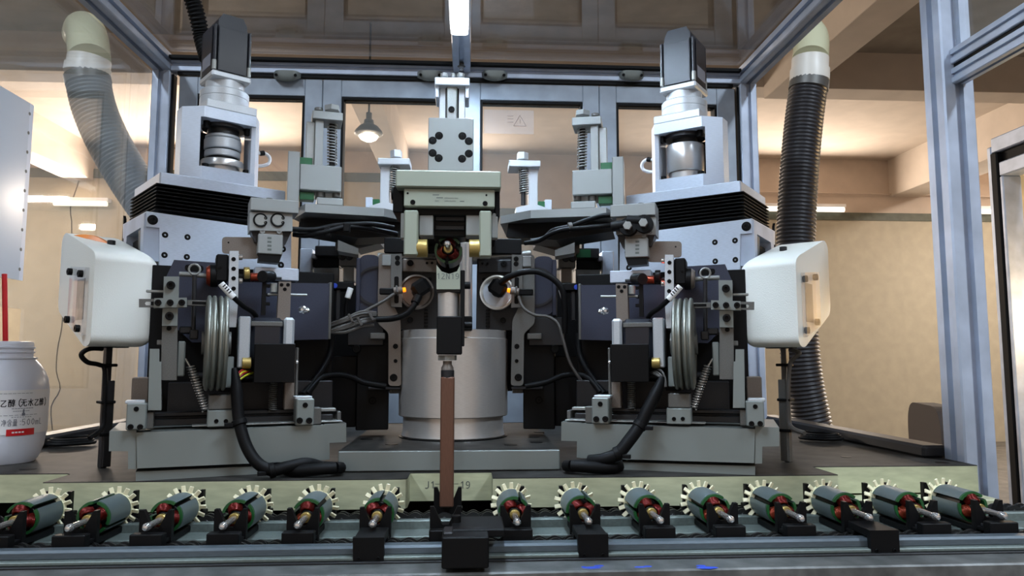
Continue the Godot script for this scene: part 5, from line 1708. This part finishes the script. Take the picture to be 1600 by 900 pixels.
	for q in [[621, 403, 4], [621, 411, 4], [641, 411, 5], [667, 411, 2], [675, 411, 2], [672, 436, 3], [641, 500, 4.5], [618, 541, 4], [615, 590, 6], [618, 564, 3]]:
		bolt(q[0], q[1], -0.011 if q[0] > 629 else 0.002 if q[1] < 420 else -0.004, q[2], 0.001, "hole_black", null, "hole")
	for k in 7: part("rack_tooth", rb(MB.new(), 663, 483 + k * 5, 669, 486 + k * 5, -0.018, 0.006, 0.0003), "black_steel")
	done()
	f = FC
	var dc := lp(651, 456, -0.002)
	var dr := lr(651, 456, -0.002, 27.5)
	thing("chuck_disc", "clear plastic chuck disc with white rim by the lit orange lamp" if right else "copper tinted chuck disc by the lit orange lamp", "disc", "chuck discs")
	var dx := MB.along(dc + Vector3(0, 0, -0.008), dc)
	part("rim", MB.new().lathe([Vector2(dr * 0.82, 0), Vector2(dr, 0), Vector2(dr, 0.008), Vector2(dr * 0.9, 0.009), Vector2(dr * 0.82, 0.005)], dx, 40), "elbow_cuff" if right else "warm_steel")
	part("disc", MB.new().lathe([Vector2(0, 0), Vector2(dr * 0.84, 0), Vector2(dr * 0.84, 0.004), Vector2(0, 0.004)], dx, 40), "sheet" if right else "warm_steel")
	part("jaw", MB.new().box(dc + Vector3(-0.002 if right else 0.004, 0.004, 0.008), Vector3(0.02, 0.018, 0.016), 0.004, Basis(Vector3.BACK, 0.6)), "black_steel")
	part("centre", MB.new().cyl(dc + Vector3(0, 0, -0.002), dc + Vector3(0, 0, 0.010), dr * 0.28, 20), "black_steel")
	done()
	f = FC
	thing("rear_chuck", "round-cornered dark housing with a bearing ring outside the %s chuck disc" % ("clear" if right else "copper tinted"), "housing", "rear chuck housings")
	part("housing", MB.new().prism(rnd(poly_px([561, 398, 594, 398, 594, 492, 561, 492], -0.015), 0.010), -0.04, -0.015), "navy")
	var rc := lp(588, 447, -0.013)
	var rr := lr(588, 447, -0.013, 32)
	part("bearing_ring", MB.new().lathe([Vector2(rr * 0.88, 0), Vector2(rr, 0), Vector2(rr, 0.004), Vector2(rr * 0.88, 0.004)], MB.along(rc + Vector3(0, 0, -0.004), rc + Vector3(0, 0, 0.0)), 40, 0.0, TAU), "dark_steel")
	part("side_plate", rb(MB.new(), 556, 403, 563, 492, -0.01, 0.03, 0.0008), "navy")
	part("top_beam", pp(MB.new(), [528, 375, 560, 388, 560, 398, 528, 392], -0.03, 0.03), "grey_steel")
	done()
	# sensor with a lit orange lamp
	thing("proximity_sensor", "small barrel sensor with glowing orange tip before the %s chuck disc" % ("clear" if right else "copper tinted"), "sensor", "barrel sensors")
	var pa := lp(615, 455, 0.012)
	var pb := lp(629, 453, 0.012)
	part("barrel", MB.new().cyl(pa, pb, 0.0042, 16), "warm_steel")
	part("nut", MB.new().cyl(pa.lerp(pb, 0.3), pa.lerp(pb, 0.5), 0.0062, 6), "grey_steel")
	part("lamp", MB.new().cyl(pb, lp(634, 452.5, 0.012), 0.0026, 14), "orange_led")
	part("clamp", rb(MB.new(), 593, 450, 617, 460, 0.010, 0.008, 0.001), "black_plastic")
	part("cable", MB.new().tube(spl(path([616, 459, 0.014, 600, 470, 0.016, 580, 481, 0.018, 562, 490, 0.018, 540, 497, 0.018, 520, 508, 0.016]) if not right else path([616, 462, 0.014, 608, 480, 0.016, 590, 491, 0.016, 568, 494, 0.014, 552, 505, 0.014, 543, 530, 0.014, 532, 565, 0.016, 515, 592, 0.016, 500, 608, 0.01]), 6), 0.0018, 8), "cable_grey")
	done()
	var lt := OmniLight3D.new()
	lt.name = "sensor_light"; lt.light_color = Color(1.0, 0.62, 0.1); lt.light_energy = 0.00006; lt.light_size = 0.004; lt.shadow_enabled = true; lt.omni_range = 1.0
	var lpos := f.o + f.b * (pb + Vector3(0.003, 0, 0.003))
	if right: lpos.x = 2 * XC - lpos.x
	lt.position = lpos
	add_child(lt)
	# disc hose
	if right:
		one("chuck_hose", MB.new().tube(spl(path([645, 442, 0.012, 632, 432, 0.018, 610, 424, 0.022, 585, 423, 0.022, 560, 434, 0.022, 545, 452, 0.020, 541, 480, 0.016, 541, 520, 0.012]), 7), 0.0036, 10), "rubber", "black hose arching from the clear chuck disc", "hose")
	else:
		thing("chuck_hose", "black hose bending away from the copper tinted chuck disc", "hose")
		part("hose", MB.new().tube(spl(path([652, 466, 0.010, 645, 480, 0.014, 632, 492, 0.016, 612, 498, 0.018, 588, 499, 0.018]), 7), 0.0034, 10), "rubber")
		part("fitting", MB.new().cyl(lp(654, 462, 0.008), lp(648, 474, 0.012), 0.005, 14), "black_plastic")
		done()
		thing("tied_cables", "loops of thin grey cable tied together left of the central column", "cable")
		for k in 5:
			var o := k * 2.2 + rng.randf_range(-4.0, 4.0)
			part("loop", MB.new().tube(spl(path([588, 488 + o, 0.016, 565, 486 + o * 1.6, 0.02 + 0.001 * k, 540, 497 + o, 0.02, 518, 505 + o * 0.9, 0.018, 507, 513 + o * 0.4, 0.018, 515, 517 + o * 0.2, 0.022, 540, 508 + o, 0.024, 566, 499 + o, 0.022, 584, 497 + o, 0.018]), 5), 0.0015, 6), "cable_grey")
		for q in [[548, 497], [562, 503], [580, 495]]:
			part("cable_tie", MB.new().box(lp(q[0], q[1], 0.024), Vector3(0.003, 0.010, 0.009), 0.001, Basis(Vector3.BACK, 0.5)), "cable_grey")
		done()
	thing("sleeved_cable", "short cable with white sleeve beside the navy plate's inner end on the %s head" % hd, "cable", "inner white sleeved cables")
	part("sleeve", MB.new().cyl(lp(548, 450, -0.002), lp(543, 466, -0.002), 0.0034, 12), "white_sleeve")
	part("cable", MB.new().tube(spl(path([543, 466, -0.002, 541, 480, -0.004, 540, 500, -0.004]), 4), 0.0026, 8), "rubber")
	done()
	thing("push_fitting", "black fitting block with a small blue button inside the %s navy plate" % hd, "fitting", "blue button fittings")
	part("block", rb(MB.new(), 519, 440, 553, 452, -0.004, 0.03, 0.001), "black_anod")
	part("button", MB.new().cyl(lp(523, 446.5, -0.004), lp(523, 446.5, -0.001), 0.0030, 14), "blue_ink", null, "blue button")
	part("stem", rb(MB.new(), 524, 452, 532, 500, -0.008, 0.02, 0.001), "dark_steel")
	done()
	# dark lower columns
	f = FC
	thing("station_column", "tall dark casting under the %s chuck plate" % ("clear disc's" if right else "copper disc's"), "casting", "dark station columns")
	part("column", rb(MB.new(), 557, 512, 608, 672, -0.02, 0.06, 0.001), "black_anod")
	part("added_dark_backing", rb(MB.new(), 500, 446, 640, 612, -0.10, 0.012, 0.001), "black_anod")  # black backing added so the gaps behind the station look dark
	part("upper_block", rb(MB.new(), 543, 495, 600, 540, -0.012, 0.05, 0.001), "dark_steel")
	part("outer_block", rb(MB.new(), 484, 556, 557, 668, -0.03, 0.05, 0.001), "black_anod")
	part("light_step", rb(MB.new(), 578, 520, 602, 530, -0.004, 0.02, 0.001), "grey_steel")
	part("arm", rb(MB.new(), 575, 605, 626, 609, -0.005, 0.03, 0.001), "dark_steel")
	bolt(582, 626, -0.02, 6, 0.001, "hole_black", null, "hole")
	bolt(557, 545, -0.012, 7, 0.001, "hole_black", null, "hole")
	for k in 9: part("comb_tooth", rb(MB.new(), 609 + k * 1.9, 609, 610.2 + k * 1.9, 615, -0.03, 0.02, 0), "grey_steel")
	done()
	# cables from the clamp up to the station
	one("station_cable", MB.new().tube(spl(path([480, 614, 0.03, 500, 592, 0.02, 520, 586, 0.01, 545, 588, 0.004, 570, 598, 0.004, 603, 604, 0.004]), 7), 0.0032, 10), "rubber", "black cable arching from the inner clamp block to the %s station column" % hd, "cable", "arching station cables")
	one("clamp_cable", MB.new().tube(spl(path([474, 616, 0.03, 490, 596, 0.022, 508, 570, 0.014, 517, 548, 0.008, 519, 520, 0.004]), 7), 0.0034, 10), "rubber", "black cable rising steeply from the inner clamp block of the %s head" % hd, "cable", "rising clamp cables")
	thing("cable_grommet", "black cable grommet on top of the inner clamp block of the %s head" % hd, "grommet", "cable grommets")
	part("grommet", rb(MB.new(), 466, 611, 487, 621, 0.03, 0.02, 0.002), "black_plastic")
	done()
	# inner rear blocks
	f = FW
	w = -1.0
	thing("pedestal", "pale pedestal post with %s block behind the %s valve block" % ["green fronted" if right else "dark", hd], "pedestal", "pedestal posts")
	part("post", rb(MB.new(), 468, 388, 487, 444, w, 0.03, 0.001), "alu_bright")
	part("arm", rb(MB.new(), 487, 396, 494, 404, w, 0.03, 0.001), "alu_bright")
	part("block", rb(MB.new(), 492, 384, 530, 400, w + 0.01, 0.03, 0.001), "dark_steel")
	if right: part("green_face", rb(MB.new(), 506, 386, 529, 399, w + 0.0105, 0.002, 0.0003), "pcb_green")
	part("lower_block", rb(MB.new(), 490, 418, 530, 444, w + 0.005, 0.03, 0.001), "grey_steel")
	part("dark_gap", rb(MB.new(), 490, 400, 530, 418, w - 0.01, 0.02, 0.001), "black_steel")
	done()
	thing("small_valve", "little steel block with two round plugs beside the %s pedestal" % hd, "block", "little plug blocks")
	part("top_plate", pp(MB.new(), [524, 373, 595, 369, 594, 380, 551, 391, 524, 391], w + 0.03, 0.05), "plate" if not right else "warm_steel")
	part("body", rb(MB.new(), 530, 391, 558, 416, w + 0.025, 0.03, 0.001), "grey_steel")
	for q in [535, 546]: bolt(q, 401, w + 0.025, 6, 0.002, "dark_steel", null, "plug")
	part("lower_body", rb(MB.new(), 536, 416, 553, 440, w + 0.02, 0.02, 0.001), "plate" if not right else "warm_steel")
	done()
	mir = false

func build_gantry() -> void:
	f = FW
	meas = false
	# ---------------- column slide and drilled plate
	var w := -0.74
	thing("gantry_slide", "pale linear slide with drilled square plate above the gripper", "slide")
	part("drilled_plate", rb(MB.new(), 669, 184, 740, 267, w, 0.014, 0.0008), "plate")
	for q in [[686, 212], [676, 219.5], [722.5, 212.5], [732.5, 220.5], [676, 239], [685.5, 247], [732.5, 240], [722, 248]]:
		bolt(q[0], q[1], w, 6.4, 0.0006, "hole_black", null, "hole")
		bolt(q[0], q[1], w, 4.0, 0.0010, "black_steel", null, "screw")
	var ws := w - 0.015
	part("channel", rb(MB.new(), 686, 131, 727, 200, ws, 0.020, 0.0008), "alu")
	part("rail_gap", rb(MB.new(), 696, 133, 717, 186, ws + 0.0006, 0.004, 0.0003), "black_steel")
	part("rail", rb(MB.new(), 697.5, 132, 714.5, 186, ws + 0.005, 0.008, 0.0012), "ground_steel")
	bolt(705.5, 171, ws + 0.005, 5, 0.0012, "hole_black")
	part("top_cap", rb(MB.new(), 679, 121, 734, 133, ws + 0.010, 0.040, 0.0008), "alu_bright")
	part("side_lug", rb(MB.new(), 680, 133, 686, 152, ws + 0.006, 0.030, 0.0006), "alu_bright")
	part("side_lug", rb(MB.new(), 727, 133, 733, 153, ws + 0.006, 0.030, 0.0006), "alu_bright")
	for q in [694, 708, 720]:
		part("cap_screw", MB.new().cyl(lp(q, 121, ws - 0.005), lp(q, 115.5, ws - 0.005), 0.0040 if q != 708 else 0.0022, 14), "ground_steel")
	done()
	# ---------------- parallel gripper
	w = -0.66
	thing("gripper", "pale green parallel gripper holding a motor armature between brass pads", "gripper")
	part("top_plate", rb(MB.new(), 618, 266, 783, 293, w + 0.004, 0.075, 0.0012), "plate_green")
	part("rail", rb(MB.new(), 631, 290, 773, 297, w - 0.004, 0.06, 0.0008), "black_steel")
	part("upper_lip", rb(MB.new(), 631, 288, 773, 292, w - 0.001, 0.05, 0.0006), "plate_green")
	var body := part("body", rb(MB.new(), 631, 295, 773, 323, w, 0.06, 0.0008), "plate_green")
	for q in [[645, 316, 4], [758, 318, 4], [637, 302, 1.6], [760, 305, 1.6]]: bolt(q[0], q[1], w, q[2], 0.0008, "hole_black", null, "hole")
	text("PRESS 0.15-0.7MPa", 0.0011, "etched", lp(705, 309.8, w) + Vector3(0, 0, 0.0001), body)
	text("MADE IN JAPAN", 0.0011, "etched", lp(703.5, 314.2, w) + Vector3(0, 0, 0.0001), body)
	text("SMC", 0.0016, "etched", lp(683, 314.2, w) + Vector3(0, 0, 0.0001), body)
	for q in [[676, 304.5, 12], [682, 309, 12]]: part("print_line", MB.new().box(lp(q[0] + 5, q[1], w) + Vector3(0, 0, 0.0001), Vector3(0.006, 0.0008, 0.0002), 0), "etched", body)
	part("model_plate", MB.new().box(lp(722, 314.6, w) + Vector3(0, 0, 0.0001), Vector3(0.004, 0.0009, 0.0002), 0), "etched", body)
	part("dark_end", rb(MB.new(), 614, 291, 631, 332, w - 0.012, 0.05, 0.001), "black_plastic")
	part("dark_end", rb(MB.new(), 773, 293, 781, 340, w - 0.010, 0.05, 0.001), "black_plastic")
	part("knob", MB.new().cyl(lp(612, 303, w - 0.02), lp(622, 303, w - 0.02), 0.006, 16), "black_plastic")
	part("under_rail", rb(MB.new(), 632, 323, 772, 337, w - 0.010, 0.045, 0.001), "black_steel")
	for s in 2:
		var o := 0 if s == 0 else 1
		var x0 := 631 if s == 0 else 749
		var x1 := 653 if s == 0 else 768
		part("finger", rb(MB.new(), x0, 328 + o, x1, 399 + o * 2, w + 0.002, 0.016, 0.0012), "plate_green")
		part("finger_root", rb(MB.new(), 655 if s == 0 else 728, 336, 677 if s == 0 else 750, 368, w - 0.008, 0.02, 0.0006), "plate")
		part("outer_plate", rb(MB.new(), 626 if s == 0 else 768, 333, 632 if s == 0 else 778, 372, w - 0.010, 0.012, 0.0006), "plate")
		part("pad", MB.new().cyl(lp(651 if s == 0 else 733, 388, w - 0.006), lp(668 if s == 0 else 750, 388, w - 0.006), 0.0082, 24), "brass", null, "yellow brass pad")
	part("centre_block", rb(MB.new(), 677, 330, 728, 370, w - 0.02, 0.03, 0.001), "black_steel")
	for y in [338, 352]: part("cross_bar", rb(MB.new(), 680, y, 726, y + 7, w - 0.016, 0.01, 0.0006), "dark_steel")
	done()
	# ---------------- lifter
	w = -0.655
	thing("armature_lifter", "upright lifter with brown square bar and stamped V-block under the gripper", "lifter")
	var vb := part("v_block", pp(MB.new(), [682, 414, 690, 424, 702, 428, 714, 424, 719, 414, 719, 452, 682, 452], w, 0.024), "plate_green")
	text("12N19", 0.0052, "etched", lp(700, 432, w) + Vector3(0, 0, 0.0001), vb, "stamp", "Droid Sans Mono")
	part("rod", MB.new().cyl(lp(701, 455, w - 0.012), lp(701, 500, w - 0.012), 0.0098, 32), "turned")
	part("rod_cap", rb(MB.new(), 682, 452, 719, 457, w - 0.002, 0.02, 0.0006), "dark_steel")
	part("lower_block", rb(MB.new(), 682, 494, 722, 554, w - 0.001, 0.024, 0.001), "black_anod")
	part("side_bar", rb(MB.new(), 719, 422, 726, 541, w - 0.002, 0.012, 0.0006), "black_anod")
	part("side_pin", MB.new().cyl(lp(726, 446, w - 0.008), lp(735, 446, w - 0.008), 0.0034, 12), "black_steel")
	part("side_pin", MB.new().cyl(lp(726, 508, w - 0.008), lp(738, 508, w - 0.008), 0.0030, 12), "black_steel")
	part("nut", MB.new().cyl(lp(699, 563, w - 0.012), lp(699, 555, w - 0.012), 0.0088, 6), "ground_steel")
	part("neck", MB.new().lathe([Vector2(0.0044, 0), Vector2(0.0056, 0.004), Vector2(0.0056, 0.010), Vector2(0.0040, 0.013), Vector2(0.0040, 0.016)], MB.along(lp(699, 592, w - 0.012), lp(699, 560, w - 0.012)), 16), "warm_steel")
	var ba := lp(699, 589, w - 0.004)
	var bb := P(697, 800, 0.64)
	part("bar", MB.new().box(Vector3((ba.x + bb.x) / 2, (ba.y + bb.y) / 2, w - 0.010), Vector3(0.0122, ba.y - bb.y, 0.012), 0.001), "brown_bar")
	part("bar_head", MB.new().cyl(ba + Vector3(0, -0.001, -0.006), ba + Vector3(0, 0.006, -0.006), 0.0060, 16), "dark_steel")
	done()
	# column rod behind the lifter
	thing("guide_rod", "thick polished vertical guide rod just right of the lifter", "rod")
	part("rod", MB.new().cyl(lp(728, 512, -0.80), lp(728, 380, -0.80), lr(728, 440, -0.80, 10), 28), "turned")
	part("foot", rb(MB.new(), 716, 494, 738, 516, -0.785, 0.04, 0.001), "black_anod")
	done()
	# hub above the column
	thing("turret_hub", "dark turret hub with cross beams above the silver column", "hub")
	var hc := lp(709, 450, -0.93)
	part("head_plate", rb(MB.new(), 600, 372, 815, 396, -0.86, 0.10, 0.001), "black_anod")
	part("spindle", MB.new().cyl(Vector3(hc.x, lp(709, 516, -0.87).y, -0.93), Vector3(hc.x, lp(709, 380, -0.87).y, -0.93), 0.022, 28), "black_anod")
	part("cross_tube", MB.new().cyl(lp(590, 400, -0.87), lp(680, 405, -0.87), 0.004, 12), "ground_steel")
	part("cross_tube", MB.new().cyl(lp(738, 404, -0.87), lp(830, 396, -0.87), 0.004, 12), "ground_steel")
	part("upper_block", rb(MB.new(), 640, 345, 775, 372, -0.80, 0.10, 0.001), "black_anod")
	done()
	# cables on the plug block at the right
	f = FW
	thing("plug_cables", "pair of black cables strapped together running to the round plugs", "cable")
	part("cable", MB.new().tube(spl(path([985, 347, -0.78, 965, 338, -0.775, 942, 337, -0.78, 915, 345, -0.79, 890, 354, -0.80, 865, 360, -0.81, 850, 372, -0.82, 830, 377, -0.83]), 6), 0.0028, 8), "rubber")
	part("cable", MB.new().tube(spl(path([956, 352, -0.78, 935, 354, -0.78, 905, 357, -0.79, 880, 359, -0.80, 860, 366, -0.81, 842, 376, -0.82, 820, 380, -0.83]), 6), 0.0028, 8), "rubber")
	part("strap", MB.new().cyl(lp(888, 355, -0.797), lp(894, 354, -0.797), 0.0052, 12), "cable_grey")
	done()
	thing("left_harness", "black cable harness sagging under the left shelf plate", "cable")
	part("cable", MB.new().tube(spl(path([458, 366, -0.80, 480, 368, -0.80, 510, 362, -0.80, 540, 355, -0.81, 570, 356, -0.82, 600, 362, -0.83, 620, 366, -0.84]), 6), 0.003, 8), "rubber")
	part("cable", MB.new().tube(spl(path([456, 358, -0.79, 490, 359, -0.80, 530, 352, -0.81, 580, 350, -0.82, 615, 356, -0.83]), 6), 0.003, 8), "rubber")
	for q in [[512, 363], [542, 356]]: part("strap", MB.new().box(lp(q[0], q[1], -0.803), Vector3(0.007, 0.010, 0.008), 0.001), "rubber")
	cur.name = "cable_harness"
	done()
	# orange tape on the left guard
	f = FW
	var oc := P(130, 378, 0.74)
	var tp := MB.new()
	var rings := []
	for j in 9:
		var u := j / 8.0
		var q := P(119 + 50 * u, 373 + 11 * u, 0.80 - 0.012 * u) + Vector3(0, 0.004 * sin(u * PI), 0)
		var hw := 0.008 * (1.0 - u * 0.7)
		rings.append(PackedVector3Array([q + Vector3(0, -hw * 0.3, hw), q + Vector3(0, 0.003, hw * 0.6), q + Vector3(0, 0.0038, -hw * 0.6), q + Vector3(0, -hw * 0.3, -hw), q + Vector3(0, -hw * 0.3 - 0.001, 0)]))
	tp.loft(rings).soften(0.8)
	one("orange_tape", tp, "orange_tape", "crumpled strip of translucent orange tape on top of the left white guard", "tape")
var FP: Fr
var FC: Fr
func _ready() -> void:
	rng.seed = 5
	var p := deg_to_rad(PITCH)
	var y := deg_to_rad(YAW)
	fwd = Vector3(sin(y) * cos(p), sin(p), -cos(y) * cos(p))
	rgt = Vector3(cos(y), 0, sin(y))
	upv = rgt.cross(fwd)
	var cam := Camera3D.new()
	cam.name = "camera"
	cam.fov = rad_to_deg(2.0 * atan(450.0 / FPX))
	cam.near = 0.02; cam.far = 60.0
	cam.transform = Transform3D(Basis(rgt, upv, -fwd), Vector3(0, EY, 0))
	add_child(cam)
	cam.current = true
	var we := WorldEnvironment.new()
	we.name = "environment"
	var e := Environment.new()
	e.background_mode = Environment.BG_COLOR
	e.background_color = Color(0.55, 0.58, 0.62)
	e.tonemap_mode = Environment.TONE_MAPPER_LINEAR
	e.tonemap_exposure = 1.0
	e.sdfgi_enabled = true; e.ssao_enabled = true; e.ssil_enabled = true
	we.environment = e
	add_child(we)
	# the lamp bar under the glass roof, and added fill lamps out of view
	area("lamp_bar_light", Vector3(-0.0118, EY + 0.4775, -0.68), Vector3(-PI / 2, 0, 0), 0.026, 0.78, LED_E, Color(0.80, 0.90, 1.0))
	for q in ADDED_LAMPS:
		area("added_lamp_light", Vector3(q[0], 3.28, q[1]), Vector3(-PI / 2, 0, 0), 0.30, 1.20, q[2], Color(1.0, 0.965, 0.92) if q[1] < 0.0 else Color(0.88, 0.94, 1.0))
	materials()
	FW = frame(Vector3())
	f = FW
	build_room()
	for i in ADDED_LAMPS.size():
		var q: Array = ADDED_LAMPS[i]
		f = frame(Vector3(q[0], 3.29, q[1]))
		thing("added_ceiling_lamp", "added unseen twin tube ceiling lamp, " + q[3], "lamp", "added hall lamps")
		part("housing", MB.new().box(Vector3(0, 0.05, 0), Vector3(0.34, 0.05, 1.3), 0.006), "label_white")
		part("tube", MB.new().cyl(Vector3(-0.08, 0.012, -0.6), Vector3(-0.08, 0.012, 0.6), 0.013, 12), "tube_glow")
		part("tube", MB.new().cyl(Vector3(0.08, 0.012, -0.6), Vector3(0.08, 0.012, 0.6), 0.013, 12), "tube_glow")
		part("rod", MB.new().cyl(Vector3(0, 0.07, 0), Vector3(0, 0.30, 0), 0.008, 8), "grey_steel")
		done()
	f = FW
	build_enclosure()
	build_hoses()
	build_table()
	FU = frame(P(250, 268, 0.80), 37.0)
	FL = frame(P(214, 732, 0.69), 20.0)
	FS = frame(P(337, 536, 0.715), 20.0)
	FG = frame(P(145, 470, 0.725), 42.0)
	FP = frame(P(478, 319, 0.84), 14.0)
	FC = frame(P(650, 456, 0.84), 8.0)
	build_head(false)
	build_head(true)
	build_side_centre(false)
	build_side_centre(true)
	build_gantry()
	build_conveyor()
const LED_E := 4.2
const ADDED_LAMPS := [[-1.6, 1.0, 11.0, "behind the camera on the bottle's side"], [1.6, 1.0, 11.0, "behind the camera on the side cabinet's side"], [-5.6, -6.6, 16.0, "over the far bay on the grey hose's side"], [6.3, -6.6, 16.0, "over the far bay on the black hose's side"]]  # lamps added out of view to brighten the walls and the machine
